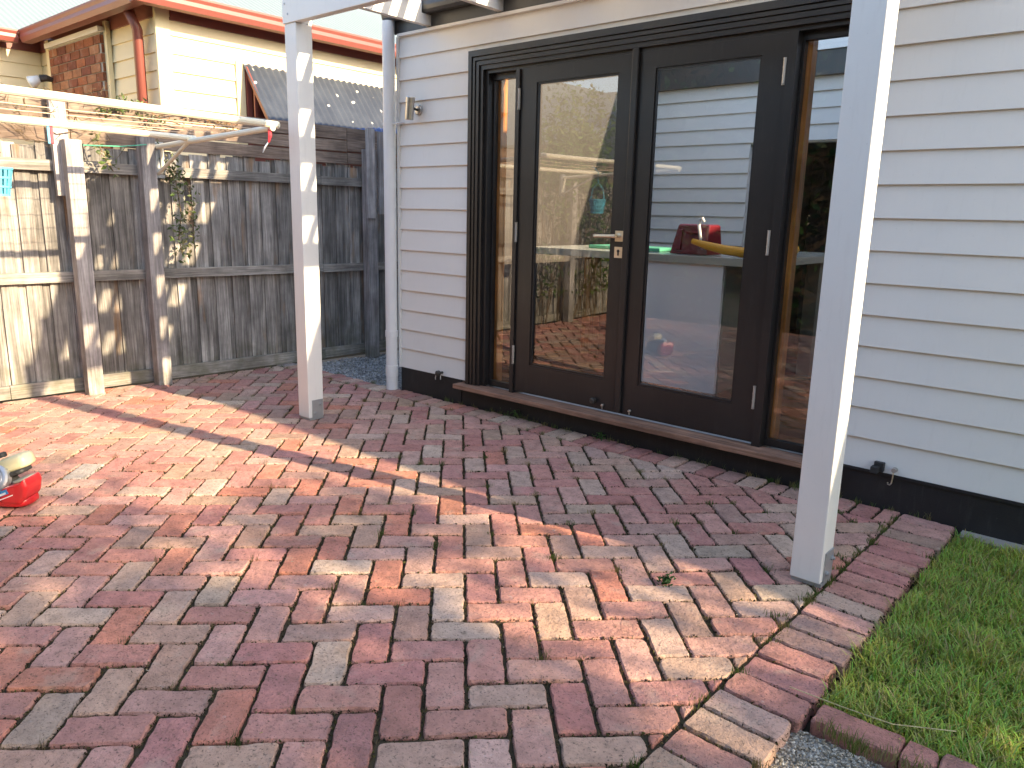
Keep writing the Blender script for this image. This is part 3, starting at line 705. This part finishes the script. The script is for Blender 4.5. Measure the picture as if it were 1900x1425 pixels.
MB().box((-9.70, 3.315, 3.0005), (-8.28, NY-.028, 3.05)).build('cap', M['plastic_white'], chm)
MB().box((-8.30, 3.375, 0.0), (-8.235, NY-.024, 3.10)).build('trim_board', M['creamtrim'], nb)
MB().box((-9.80, 3.36, 0.0), (-9.715, NY-.024, 3.10)).build('trim_board', M['creamtrim'], nb)
dp_ = MB(); dp_.tube([(-7.50, 3.35, 0.0), (-7.50, 3.35, 2.92), (-7.47, 3.27, 3.06)], 0.045, 14); dp_.build('downpipe', M['red'], nb, smooth=True)
# window awning
aw = MB()
AY0, AY1, AZ, AXF, AZF = 4.27, 6.9, 2.735, -6.86, 2.165
aw.bar((NX+.02, AY0+.02, AZ-.03), (AXF, AY0+.02, AZF-.02), 0.035, 0.05); aw.bar((NX+.02, AY1-.02, AZ-.03), (AXF, AY1-.02, AZF-.02), 0.035, 0.05)
aw.bar((AXF, AY0+.03, AZF-.035), (AXF, AY1-.03, AZF-.035), 0.04, 0.04); aw.bar((NX+.04, AY0+.02, 1.9), (NX+.04, AY0+.02, 2.66), 0.03, 0.05, (0, 1, 0))
aw.bar((NX+.16, AY0+.02, 2.0), (NX+.16, AY0+.02, 2.52), 0.02, 0.03, (0, 1, 0))
awo = aw.build('awning', M['red'], nb); awo['label'] = 'red framed window awning with grey corrugated sheet'
corrugated('awning_sheet', awo, M['awning'], AY0-.03, AY1, 0.076, 0.0095, lambda a: 0.0, lambda a: 1.06, lambda a, s, w: (NX+.025+(AXF-NX)*s+w*.75, a, AZ+(AZF-AZ)*s+w*.65+.012))
corrugated('roof_shadow_strip', awo, M['shadow_blue'], 5.05, AY1, 0.076, 0.0095, lambda a: 0.90+0.12*max(0, (5.6-a)/.55), lambda a: 1.09, lambda a, s, w: (NX+.055+(AXF-NX)*s+w*.75, a, AZ+(AZF-AZ)*s+w*.65+.030))  # added strip coloured as the roof's blue shadow on the awning edge
MB().box((NX+.023, AY0-.10, 0.9), (NX+.035, AY0-.012, 2.76)).build('window_trim', M['creamtrim'], nb)
MB().box((NX+.023, AY0, 1.2), (NX+.03, AY1-.1, 2.70)).build('window_board', M['red'], nb)

# ================================================================== HEDGE AND SHED behind the camera (seen in the glass)
rh = thing('rear_hedge', 'tall dark hedge facing the house, mirrored dimly in the door glass', 'hedge', (-1.0, -2.3, 0))
hm = MB(); RH = random.Random(3)
for _ in range(9000):
    p = Vector((RH.uniform(-6.05, 4.5), -1.85-abs(RH.gauss(0, .16)), RH.uniform(0.0, 3.8)))
    if p.z > 3.5 and RH.random() < (p.z-3.5)*2: continue
    a = Vector((RH.gauss(0, 1), RH.gauss(.8, 1), RH.gauss(0, 1))).normalized(); b = a.orthogonal().normalized(); b = (Matrix.Rotation(RH.uniform(0, 6.28), 3, a) @ b)*RH.uniform(.05, .085); c = a.cross(b)
    hm.add([p-b, p+c*.5, p+b, p-c*.5], [(0, 1, 2, 3)], (0.035*RH.uniform(.6, 1.4), 0.062*RH.uniform(.6, 1.4), 0.020))
hm.build('foliage', M['leaf'], rh)
MB().box((-6.0, -2.7, 0.0), (4.4, -2.0, 3.55)).build('inner_branches', M['twig'], rh)
shd = thing('grey_shed', 'grey gabled shed behind the fence, mirrored in the door glass', 'shed', (-8.2, -3.6, 0))
m_ = MB(); pr = [(-5.2, 0), (-1.9, 0), (-1.9, 2.5), (-3.4, 3.35), (-5.2, 2.45)]
m_.add([(-9.6, y, z) for y, z in pr] + [(-7.0, y, z) for y, z in pr], [(4, 3, 2, 1, 0), (5, 6, 7, 8, 9)] + [(i, (i+1) % 5, 5+(i+1) % 5, 5+i) for i in range(5)]); m_.build('wall', M['olive'], shd)
m_ = MB(); m_.hexa([(-9.7, -1.75, 2.43), (-6.85, -1.75, 2.43), (-6.85, -3.4, 3.365), (-9.7, -3.4, 3.365), (-9.7, -1.75, 2.47), (-6.85, -1.75, 2.47), (-6.85, -3.4, 3.40), (-9.7, -3.4, 3.40)]); m_.build('roof', M['roof'], shd)
# ================================================================== TREES AND VINES
def leaf_tri(m, p, s, col, flat=0.0):
    a = Vector((R.gauss(0, 1), R.gauss(0, 1), R.gauss(0, 1)*(1-flat))).normalized(); b = a.orthogonal().normalized()
    q = Matrix.Rotation(R.uniform(0, 6.28), 3, a) @ b; c = a.cross(q); p = Vector(p)
    e = a*s*0.12
    m.add([p-q*s, p-q*s*.15+c*s*.48-e, p+q*s, p-q*s*.15-c*s*.48-e, p-q*s*.1+e], [(0, 4, 1), (1, 4, 2), (2, 4, 3), (3, 4, 0)], col)
def gcol(base, v=0.3): k = R.uniform(1-v, 1+v); return tuple(q*k*R.uniform(.9, 1.1) for q in base)

tree = thing('shade_tree', 'broad leafy tree beyond the lawn casting dappled shade', 'tree', (8.0, 1.9, 0))
tk = MB(); tk.tube([(8, 1.9, -.1), (8.05, 1.92, 1.0), (7.95, 1.95, 2.2), (8.0, 2.0, 3.6)], [.22, .17, .14, .09], 10)
for a in range(7):
    an = a*0.9; tk.tube([(7.97, 1.95, 1.9+.2*a), (7.97+math.cos(an)*.8, 1.95+math.sin(an)*.8, 2.7+.25*a), (7.97+math.cos(an)*1.6, 1.95+math.sin(an)*1.6, 3.3+.3*a)], [.07, .045, .015], 6)
tk.build('trunk', M['bark'], tree)
RT = random.Random(11)
_R = R; R = RT
cw = MB()
cen = Vector((8.0, 2.05, 3.85)); rad = 2.5
for _ in range(205):
    while True:
        d = Vector((R.uniform(-1, 1), R.uniform(-1, 1), R.uniform(-1, 1)))
        if 0.2 < d.length < 1: break
    c = cen + Vector((d.x*rad*.9, d.y*rad, d.z*rad)); rr = R.uniform(0.16, 0.36)
    for _ in range(78):
        leaf_tri(cw, c + Vector((R.gauss(0, 1), R.gauss(0, 1), R.gauss(0, .8)))*rr*.62, R.uniform(.05, .09), gcol((0.06, 0.10, 0.025)))
for _ in range(34):                                   # extra leaf clumps added to shade the bricks beside the lawn
    c = Vector((R.uniform(7.4, 8.6), R.uniform(3.0, 4.45), R.uniform(2.6, 4.45))); rr = R.uniform(.18, .34)
    if c.y + (c.z-4.0)*.5 > 4.5: continue
    for _ in range(70): leaf_tri(cw, c + Vector((R.gauss(0, 1), R.gauss(0, 1), R.gauss(0, .8)))*rr*.62, R.uniform(.05, .09), gcol((0.06, 0.10, 0.025)))
cw.build('crown', M['leaf'], tree); R = _R

hd_ = thing('side_hedge', 'tall green hedge along the far side of the lawn', 'hedge', (11.0, 2.0, 0))
hm = MB()
for _ in range(5200): leaf_tri(hm, (R.gauss(10.8, .35), R.uniform(-6, 3.6), R.uniform(0, 2.3)), R.uniform(.06, .11), gcol((0.05, 0.09, 0.02)))
hm.build('foliage', M['leaf'], hd_)

vine = thing('fence_vine', 'dense green climber covering the fence, mirrored in the glass', 'vine', (-6.0, -0.5, 0))
vm = MB()
for _ in range(5200):
    y = R.uniform(-2.6, 0.75); z = R.uniform(0.35, 2.15) + max(0, R.gauss(0, .35)) if R.random() < .8 else R.uniform(1.9, 3.0)
    if noise.noise(Vector((y*1.7, z*1.7, 4.0))) < -0.12: continue
    if y > 0.35 and R.random() < .6: continue
    leaf_tri(vm, (fence_x(y)+abs(R.gauss(0, .10))+.06, y, z), R.uniform(.022, .045), gcol(R.choice([(0.10, 0.17, 0.03), (0.06, 0.12, 0.03), (0.16, 0.20, 0.05)])))
for _ in range(2600):
    y = R.gauss(-0.35, .42); z = 1.75+abs(R.gauss(0, .5))
    if abs(y+.35) > 1.2 or z > 3.1-abs(y+.35)*.6: continue
    leaf_tri(vm, (fence_x(y)+abs(R.gauss(0, .13))+.02, y, z), R.uniform(.026, .05), gcol(R.choice([(0.13, 0.24, 0.04), (0.09, 0.17, 0.035), (0.20, 0.28, 0.06)])))
vm.build('foliage', M['leaf'], vine)
vs_ = MB()
for _ in range(26):
    y = R.uniform(-2.4, .7); pts = [(fence_x(y)+.08, y, 0.0)]
    for k in range(6): y += R.gauss(0, .08); pts.append((fence_x(y)+.08+R.uniform(0, .05), y, .35*(k+1)))
    vs_.tube(pts, .007, 5)
vs_.build('stem', M['twig'], vine)

ivy = thing('ivy', 'variegated ivy hanging from the fence post below the clothesline', 'ivy', (-5.95, 2.85, 1.0))
im = MB(); ist = MB()
def strand(pts, n, s, cols, sp=.03, r=.004):
    ist.tube(pts, r, 5)
    for _ in range(n):
        k = R.randrange(len(pts)-1); t = R.random(); p = Vector(pts[k]).lerp(Vector(pts[k+1]), t)
        leaf_tri(im, p+Vector((R.gauss(0.012, sp*.5), R.gauss(0, sp), R.gauss(0, sp))), R.uniform(s*.7, s*1.25), gcol(R.choice(cols)))
IVC = [(0.10, 0.15, 0.04), (0.22, 0.24, 0.11), (0.07, 0.11, 0.03), (0.40, 0.38, 0.24)]
strand([(-5.90, 2.78, 1.70), (-5.90, 2.84, 1.55), (-5.89, 2.86, 1.30), (-5.90, 2.83, 1.12), (-5.90, 2.86, .98)], 190, .022, IVC, .035)
strand([(-5.90, 2.80, 1.66), (-5.93, 2.96, 1.52), (-5.94, 2.98, 1.30), (-5.93, 2.96, 1.08)], 90, .020, IVC, .025)
strand([(-5.90, 2.80, 1.66), (-5.93, 2.72, 1.75), (-5.95, 2.66, 1.95), (-6.0, 2.75, 2.02), (-6.0, 2.95, 1.98)], 60, .018, IVC, .03)
strand([(-5.94, 2.30, 1.86), (-5.94, 2.34, 1.72), (-5.93, 2.40, 1.60)], 50, .024, IVC, .03)
strand([(-6.04, 2.40, 2.03), (-6.04, 2.55, 2.08), (-6.04, 2.70, 2.06)], 130, .02, [(0.12, 0.16, 0.04), (0.07, 0.10, 0.03)], .035)
strand([(-6.02, 2.72, 2.02), (-6.02, 2.95, 2.06), (-6.02, 3.25, 2.03), (-6.0, 3.4, 2.0)], 120, .013, [(0.26, 0.13, 0.05), (0.33, 0.2, 0.08)], .025)
im.build('foliage', M['leaf'], ivy); ist.build('stem', M['twig'], ivy)
dt = thing('dry_creeper', 'bare dry creeper twigs tangled along the fence top', 'creeper', (-6.0, 1.9, 1.7))
dm = MB()
for _ in range(34):
    y, z = R.uniform(1.2, 2.5), R.uniform(1.68, 2.1); x = fence_x(y)+R.uniform(.03, .12); pts = [(x, y, z)]
    for k in range(5): y += R.gauss(0.0, .07); z += R.gauss(0, .05); pts.append((x+R.uniform(-.01, .03), y, min(max(z, 1.62), 2.2)))
    dm.tube(pts, R.uniform(.0015, .0035), 4)
dm.build('twig', M['twig'], dt)

# ================================================================== CLOTHESLINE
cl = thing('clothesline', 'fold down cream clothesline frame mounted on the fence', 'clothesline', (-5.9, 2.7, 0))
def ct(pts, r, name='tube', mat='tube', n=10): return MB().tube(pts, r, n).build(name, M[mat], cl, smooth=False)
ct([(-4.35, 2.76, 1.866), (-4.35, 0.14, 1.90)], 0.022); ct([(-5.40, 2.76, 1.832), (-5.40, 0.14, 1.862)], 0.021)
for yy, dz in ((2.71, 0.0), (0.19, 0.03)):
    ct([(-5.93, yy, 1.79+dz), (-5.40, yy, 1.81+dz), (-4.33, yy, 1.845+dz)], 0.019, 'arm')
    ct([(-5.90, yy, 1.60+dz), (-5.42, yy, 1.80+dz)], 0.013, 'brace'); ct([(-5.90, yy+.03, 1.60+dz), (-5.86, yy+.02, 1.79+dz)], 0.011, 'brace')
    MB().box((-5.925, yy-.03, 1.57+dz), (-5.895, yy+.05, 1.83+dz)).build('bracket', M['galv'], cl)
for i, x in enumerate((-4.56, -4.77, -4.98, -5.19)):
    sag = 0.012+.006*(i % 3)
    ct([(x, 2.70, 1.853-.002*i), (x, 2.0, 1.858-sag), (x, 1.45, 1.862-sag*1.3), (x, .9, 1.87-sag), (x, .2, 1.885-.002*i)], 0.0021, 'cord', 'cord', 5)
bk = thing('peg_basket', 'aqua blue plastic peg basket hanging from the clothesline', 'basket', (-4.62, 1.285, 1.40))
bb = MB(); bc = Vector((-4.62, 1.285, 1.40)); NB = 20
for k in range(NB):
    a0, a1 = 2*math.pi*k/NB, 2*math.pi*(k+.62)/NB
    vs = []
    for z, r in ((0.0, .062), (.13, .085)):
        for a in (a0, a1):
            for rr in (r, r-.004): vs.append((bc.x+math.cos(a)*rr, bc.y+math.sin(a)*rr, bc.z+z))
    bb.add(vs, [(0, 2, 6, 4), (1, 5, 7, 3), (0, 4, 5, 1), (2, 3, 7, 6)])
for z, r in ((0.0, .064), (.04, .072), (.085, .079), (.13, .088)): bb.lathe((bc.x, bc.y, bc.z+z-.004), (0, 0, 1), [(r-.006, 0), (r, 0), (r, .010), (r-.006, .010)], NB)
bb.lathe((bc.x, bc.y, bc.z-.004), (0, 0, 1), [(.001, 0), (.062, 0), (.062, .004), (.001, .004)], NB)
bb.build('basket_body', M['aqua'], bk)
MB().tube([(bc.x-.085, bc.y, bc.z+.13), (bc.x-.06, bc.y, bc.z+.24), (bc.x, bc.y, bc.z+.30), (bc.x+.06, bc.y, bc.z+.24), (bc.x+.085, bc.y, bc.z+.13)], .004, 6).build('handle', M['aqua'], bk)
MB().tube([(bc.x, bc.y, bc.z+.30), (bc.x-.005, bc.y, bc.z+.40), (bc.x-.08, bc.y, bc.z+.462), (bc.x-.09, bc.y, bc.z+.44)], .003, 6).build('hook', M['aqua'], bk)
rb = thing('red_ribbon', 'red and white ribbon tied at the clothesline tube end', 'ribbon', (-4.36, 2.70, 1.75))
MB().tube([(-4.355, 2.70, 1.845), (-4.35, 2.70, 1.80), (-4.36, 2.695, 1.76)], [.010, .012, .006], 6).build('band', M['pegred'], rb)
MB().tube([(-4.36, 2.695, 1.765), (-4.38, 2.68, 1.73), (-4.39, 2.67, 1.70)], [.004, .006, .002], 5).build('tail', M['plastic_white'], rb)
pg = thing('clothes_peg', 'blue and pink clothes peg clipped near the fence', 'peg', (-5.06, 1.72, 1.70))
MB().box((-5.065, 1.70, 1.70), (-5.055, 1.712, 1.80)).build('peg_half', M['aqua'], pg); MB().box((-5.065, 1.716, 1.70), (-5.055, 1.730, 1.80)).build('peg_half', M['pegred'], pg)
gcd = tag(MB().tube([(-5.86, 2.62, 1.80), (-5.88, 2.45, 1.775), (-5.9, 2.2, 1.765)], .004, 5).build('green_tie', M['greencord']), 'thin green garden tie strung to the fence post', 'cord')

# ================================================================== SMALL THINGS ON THE WALL
wl = thing('wall_light', 'brushed steel cylinder spotlight on the white wall beside the downpipe', 'light', (-4.33, 3.87, 2.0))
MB().lathe((-4.315, 3.884, 2.075), (0, -1, 0), [(.035, 0), (.035, .012), (.028, .016)], 20).build('base_plate', M['steel'], wl)
MB().tube([(-4.32, 3.87, 2.075), (-4.325, 3.835, 2.085)], .009, 8).build('knuckle', M['darkmetal'], wl)
b_ = MB(); b_.lathe((-4.345, 3.815, 2.005), (.16, -.04, 1), [(.028, 0), (.030, .004), (.030, .115), (.032, .117), (.032, .150), (.029, .156), (.024, .156)], 24); b_.build('lamp_body', M['steel'], wl)
kn = thing('door_holder', 'round dark metal door holder on the wall near the downpipe', 'door holder', (-4.07, 3.85, .2))
k_ = MB(); k_.lathe((-4.06, 3.878, 0.205), (0, -1, 0), [(.010, 0), (.010, .03), (.021, .034), (.021, .055), (.012, .062)], 16); k_.build('rubber_knob', M['darkmetal'], kn)
k_ = MB(); k_.tube([(-4.085, 3.865, .203), (-4.10, 3.855, .20), (-4.105, 3.85, .16), (-4.10, 3.848, .15)], .004, 6); k_.tube([(-4.06, 3.86, .185), (-4.055, 3.855, .155)], .004, 6); k_.build('hook', M['hinge'], kn)
ca = thing('door_catch', 'small black box catch on the wall above the plinth', 'door catch', (-0.99, 3.86, .2))
MB().box((-1.008, 3.855, .186), (-.962, 3.8805, .232)).build('back_plate', M['rubber'], ca, bevel=.003); MB().box((-1.012, 3.815, .183), (-.978, 3.8545, .215)).build('catch_body', M['rubber'], ca, bevel=.003)
hk = thing('cabin_hook', 'steel cabin hook hanging from an eye on the plinth edge', 'hook', (-.915, 3.86, .2))
k_ = MB(); k_.lathe((-.915, 3.879, .207), (0, -1, 0), [(.012, 0), (.012, .003), (.006, .005), (.006, .018), (.011, .020), (.011, .028)], 14); k_.build('screw_eye', M['hinge'], hk)
k_ = MB(); k_.tube([(-.915, 3.855, .205), (-.916, 3.852, .165), (-.918, 3.85, .143), (-.924, 3.848, .134), (-.933, 3.848, .137), (-.934, 3.848, .145)], .0035, 6); k_.build('hook_arm', M['steel'], hk)
fl = thing('flood_light', 'clear flood bulb in dark holder on neighbouring chimney', 'light', (-9.62, 3.25, 2.6))
MB().tube([(-9.62, 3.335, 2.68), (-9.62, 3.28, 2.69), (-9.64, 3.22, 2.68)], [.025, .035, .04], 10).build('holder', M['darkmetal'], fl)
MB().lathe((-9.64, 3.22, 2.68), (-.5, -.7, -.45), [(.035, 0), (.06, .07), (.07, .10), (.05, .115)], 16).build('bulb', M['clearglass'], fl, smooth=True)

# ================================================================== INTERIOR
isl = thing('kitchen_island', 'white kitchen island with pale stone top behind the glass', 'kitchen island', (-2.9, 5.3, .186))
MB().box((-3.13, 4.80, .187), (-2.335, 5.9, 1.064)).build('cabinet', M['benchwhite'], isl)
MB().box((-2.334, 4.83, .187), (-2.325, 5.89, 1.063)).build('end_panel', M['olive'], isl)
MB().box((-4.05, 4.77, 1.065), (-2.06, 6.5, 1.118)).build('bench_top', M['benchtop'], isl, bevel=.003)
MB().box((-2.20, 5.92, .187), (-2.10, 6.45, 1.0645)).build('end_panel', M['olive'], isl)
ov = thing('black_oven', 'black built in oven under the bench inside', 'oven', (-4.1, 6.4, .186))
MB().box((-4.38, 6.2, .187), (-3.55, 6.8, 1.06)).build('oven_body', M['gloss_black'], ov)
MB().box((-4.34, 6.186, .90), (-3.60, 6.199, .95)).build('control_strip', M['olive'], ov); MB().tube([(-3.72, 6.17, .45), (-3.72, 6.17, .72)], .009, 8).build('handle', M['steel'], ov)
tm = tag(MB().box((-4.05, 5.6, .187), (-3.97, 5.75, 1.064)).build('timber_support', M['amber']), 'orange timber panel supporting the end of the bench top', 'panel')
cbd = tag(MB().box((-3.62, 5.05, 1.119), (-2.98, 5.35, 1.145)).build('chopping_board', M['greencord'], bevel=.006), 'green chopping board lying on the kitchen bench', 'chopping board')
tub = thing('dish_tub', 'maroon plastic tub turned on its side on bench', 'tub', (-2.66, 5.02, 1.119))
tm_ = MB()
bot = [(-2.805, 4.90), (-2.505, 4.88), (-2.50, 5.10), (-2.80, 5.12)]; top = [(-2.765, 4.93), (-2.515, 4.915), (-2.515, 5.08), (-2.76, 5.09)]
tm_.add([(x, y, 1.121) for x, y in bot] + [(x, y, 1.318) for x, y in top] + [(x+(.01 if i in (0, 3) else -.01), y+(.01 if i < 2 else -.01), 1.328) for i, (x, y) in enumerate(top)],
        [(0, 1, 5, 4), (1, 2, 6, 5), (2, 3, 7, 6), (3, 0, 4, 7), (4, 5, 9, 8), (5, 6, 10, 9), (6, 7, 11, 10), (7, 4, 8, 11), (8, 9, 10, 11), (3, 2, 1, 0)])
tm_.build('tub_body', M['maroon'], tub, bevel=.012)
r_ = MB()
for x in (-2.735, -2.545): r_.hexa([(x-.02, 4.885, 1.15), (x+.02, 4.884, 1.15), (x+.02, 4.90, 1.15), (x-.02, 4.90, 1.15), (x-.015, 4.912, 1.29), (x+.015, 4.911, 1.29), (x+.015, 4.93, 1.29), (x-.015, 4.93, 1.29)])
r_.box((-2.68, 4.893, 1.262), (-2.575, 4.91, 1.276)); r_.build('rib', M['maroon'], tub, bevel=.004)
wh = tag(MB().tube([(-2.545, 4.86, 1.175), (-2.55, 4.86, 1.24), (-2.568, 4.86, 1.32), (-2.563, 4.86, 1.362), (-2.545, 4.86, 1.368), (-2.53, 4.86, 1.345)], [.009, .010, .011, .012, .011, .008], 8).build('white_hook', M['plastic_white']), 'white plastic hook handle standing against the maroon tub', 'hook')
yb = thing('yellow_float', 'folded yellow rubber ring lying on the bench top', 'rubber ring', (-2.2, 4.95, 1.12))
y_ = MB(); y_.tube([(-2.60, 4.84, 1.215), (-2.50, 4.85, 1.19), (-2.38, 4.88, 1.165), (-2.25, 4.93, 1.15)], [.018, .026, .032, .034], 8); y_.build('tail', M['yellow'], yb, smooth=True)
y_ = MB()
y_.tube([(-2.25, 4.93, 1.15), (-2.14, 5.0, 1.155), (-2.10, 5.2, 1.17), (-2.14, 5.5, 1.165), (-2.25, 5.6, 1.155)], [.034, .033, .036, .032, .02], 8); y_.build('ring', M['yellow'], yb, smooth=True)

# ================================================================== PETROL GARDEN TOOL at the edge of the lawnless patio
bl = thing('petrol_trimmer', 'red petrol trimmer engine lying on the bricks near the fence', 'garden tool', (-3.95, 1.05, 0))
A = Vector((-3.83, 1.06, 0)); r1 = Vector((.755, .656, 0)); f1 = Vector((-.656, .755, 0)); u1 = Vector((0, 0, 1))
def Lp(r, f, u): return A + r1*r + f1*f + u1*u
tl = (r1*.94+u1*.34).normalized(); tlu = (u1*.94-r1*.34).normalized()
hs = MB()                                            # red cover: wedge flaring to a lip on the open side
pr = [(-.115, .052), (-.10, .030), (-.02, .026), (.012, .062), (.022, .118), (.012, .150), (-.012, .132), (-.05, .118), (-.095, .100)]
n = len(pr); vs = []
for f, k in ((-.055, .80), (-.045, 1.0), (.06, 1.0), (.085, .82)):
    for a, u in pr: vs.append(Lp(-.045+(a+.045)*k, f, .085+(u-.085)*k))
hs.add(vs, [(q*n+i, q*n+(i+1) % n, (q+1)*n+(i+1) % n, (q+1)*n+i) for q in range(3) for i in range(n)] + [tuple(range(n-1, -1, -1)), tuple(range(3*n, 4*n))])
hs.build('red_housing', M['engine_red'], bl, bevel=.006)
MB().rbox(Lp(-.075, .02, .032), (.085, .070, .028), (r1, f1, u1), 3.0).build('lower_housing', M['engine_red'], bl, smooth=True)
MB().rbox(Lp(-.03, .02, .128), (.040, .045, .010), (tl, f1, tlu), 3.5).build('air_vent', M['olive'], bl, smooth=True)
MB().rbox(Lp(-.115, .10, .178), (.078, .055, .036), (tl, f1, tlu), 4.0).build('fuel_tank', M['tank'], bl, smooth=True)
MB().lathe(Lp(-.17, .09, .205), u1-r1*.3, [(.024, 0), (.024, .018), (.020, .021)], 14).build('fuel_cap', M['rubber'], bl)
s_ = MB(); s_.lathe(Lp(-.165, .02, .112), -f1*.85+u1*.5, [(.074, 0), (.074, .030), (.068, .040), (.060, .042), (.056, .036), (.050, .036), (.046, .050), (.03, .054), (.02, .050)], 28); s_.build('starter_cover', M['silver'], bl)
MB().rbox(Lp(-.17, .07, .075), (.10, .07, .06), None, 3.0).build('engine_block', M['rubber'], bl, smooth=True)
MB().rbox(Lp(-.10, .07, .140), (.065, .05, .012), (tl, f1, tlu), 4.0).build('clamp', M['rubber'], bl)
MB().tube([Lp(-.16, .03, .09), Lp(-.6, .0, .06), Lp(-1.5, -.1, .03)], .014, 10).build('shaft', M['silver'], bl)
sk = MB(); q0 = Lp(-.095, -.044, .066); e1 = (r1*.92+u1*.38).normalized(); e2 = (u1*.92-r1*.38).normalized()
def card(o, w, h, d, mat, name):
    m = MB(); m.hexa([o, o+e1*w, o+e1*w-f1*d*0+f1*.02, o+f1*.02, o+e2*h, o+e1*w+e2*h, o+e1*w+e2*h+f1*.02, o+e2*h+f1*.02]); return m.build(name, M[mat], bl)
card(Lp(-.115, -.0565, .060), .060, .022, 0, 'sticker', 'sticker')
card(Lp(-.108, -.0577, .066), .040, .004, 0, 'plastic_white', 'sticker_print'); card(Lp(-.103, -.0577, .0735), .034, .003, 0, 'plastic_white', 'sticker_print')
card(Lp(-.110, -.0570, .046), .075, .004, 0, 'plastic_white', 'stripe')

# ================================================================== WEEDS AND LITTER ON THE PATIO
def weed(x, y, n, spread, h, cols, name, label, cat='weed', group=None):
    m = MB()
    for _ in range(n):
        a = R.uniform(0, 6.28); r = abs(R.gauss(0, spread)); leaf_tri(m, (x+math.cos(a)*r, y+math.sin(a)*r, R.uniform(.002, h)), R.uniform(.006, .012), gcol(R.choice(cols)), .5)
    o = m.build(name, M['leaf']); return tag(o, label, cat, group=group)
GRN = [(0.06, 0.13, 0.03), (0.09, 0.17, 0.04)]
weed(-1.315, 2.435, 90, .018, .03, [(0.03, 0.09, 0.02)], 'weed', 'dark green weed clump between bricks in the middle of the patio')
weed(-3.33, 3.87, 60, .05, .06, GRN, 'weed', 'straggly weed growing against the black plinth under the sill')
weed(-2.62, 3.87, 80, .03, .04, GRN, 'weed', 'sparse weed at the plinth below the door meeting stiles')
tufts = MB()
def tuft(x, y, n, h, col, sp=.012):
    for _ in range(n):
        a = R.uniform(0, 6.28); px, py = x+R.gauss(0, sp), y+R.gauss(0, sp); l = h*R.uniform(.4, 1.2); w = .0011; c = gcol(col); le = l*R.uniform(.3, 1.0)
        tufts.add([(px-w, py, -.012), (px+w, py, -.012), (px+math.cos(a)*le*.5+w*.6, py+math.sin(a)*le*.5, l*.7), (px+math.cos(a)*le*.5-w*.6, py+math.sin(a)*le*.5, l*.7), (px+math.cos(a)*le, py+math.sin(a)*le, l)], [(0, 1, 2, 3), (3, 2, 4)], c)
edges = []
for a, p, gq, c in items:
    if a > 60: edges += [p[i] for i in range(len(p))]
for _ in range(230):
    p = R.choice(edges)
    if R.random() < 0.55 and p[1] < 2.2: continue
    tuft(p[0], p[1], R.randrange(8, 34), R.uniform(.010, .028), R.choice([(0.20, 0.20, 0.06), (0.12, 0.17, 0.04), (0.30, 0.23, 0.09), (0.09, 0.15, 0.03)]))
for _ in range(60): tuft(R.uniform(-4.3, -.7), R.gauss(3.875, .012), R.randrange(5, 18), R.uniform(.015, .045), R.choice([(0.20, 0.19, 0.07), (0.12, 0.17, 0.05)]))
for _ in range(26): tuft(R.gauss(-.86, .01), R.uniform(1.7, 3.7), R.randrange(8, 26), R.uniform(.01, .025), R.choice([(0.20, 0.22, 0.06), (0.12, 0.18, 0.04)]))
for _ in range(22): tuft(-5.9+R.gauss(0, .04), R.uniform(1.8, 3.7), R.randrange(6, 18), R.uniform(.015, .04), (0.22, 0.20, 0.08))
for _ in range(70): tuft(R.uniform(-.60, .4), R.gauss(1.98, .015), R.randrange(6, 20), R.uniform(.012, .04), R.choice([(0.14, 0.19, 0.04), (0.33, 0.28, 0.12)]))
tag(tufts.build('joint_grass', M['grass']), 'fine grass and dry tufts sprouting from the brick joints', 'grass', 'stuff')
lit = MB()
for _ in range(420):
    x, y = R.uniform(-5.8, -.65), R.uniform(.5, 3.85); a = R.uniform(0, 6.28); l = R.uniform(.003, .011)
    c = R.choice([(0.36, 0.28, 0.15), (0.50, 0.45, 0.35), (0.10, 0.08, 0.05), (0.24, 0.18, 0.10)])
    lit.tube([(x, y, .0035), (x+math.cos(a)*l, y+math.sin(a)*l, .005)], .0011, 4); lit.c += [c]*8
tag(lit.build('leaf_litter', M['crumb']), 'scattered dry bits of straw and leaf on the bricks', 'litter', 'stuff')
straw = MB().tube([(-.70, 2.10, .006), (-.55, 2.10, .012), (-.42, 2.12, .010), (-.28, 2.20, .015)], .0016, 5); straw.c = [(0.52, 0.44, 0.24)]*20
tag(straw.build('straw_stalk', M['crumb']), 'long dry grass stalk lying across the lawn edging brick', 'straw')
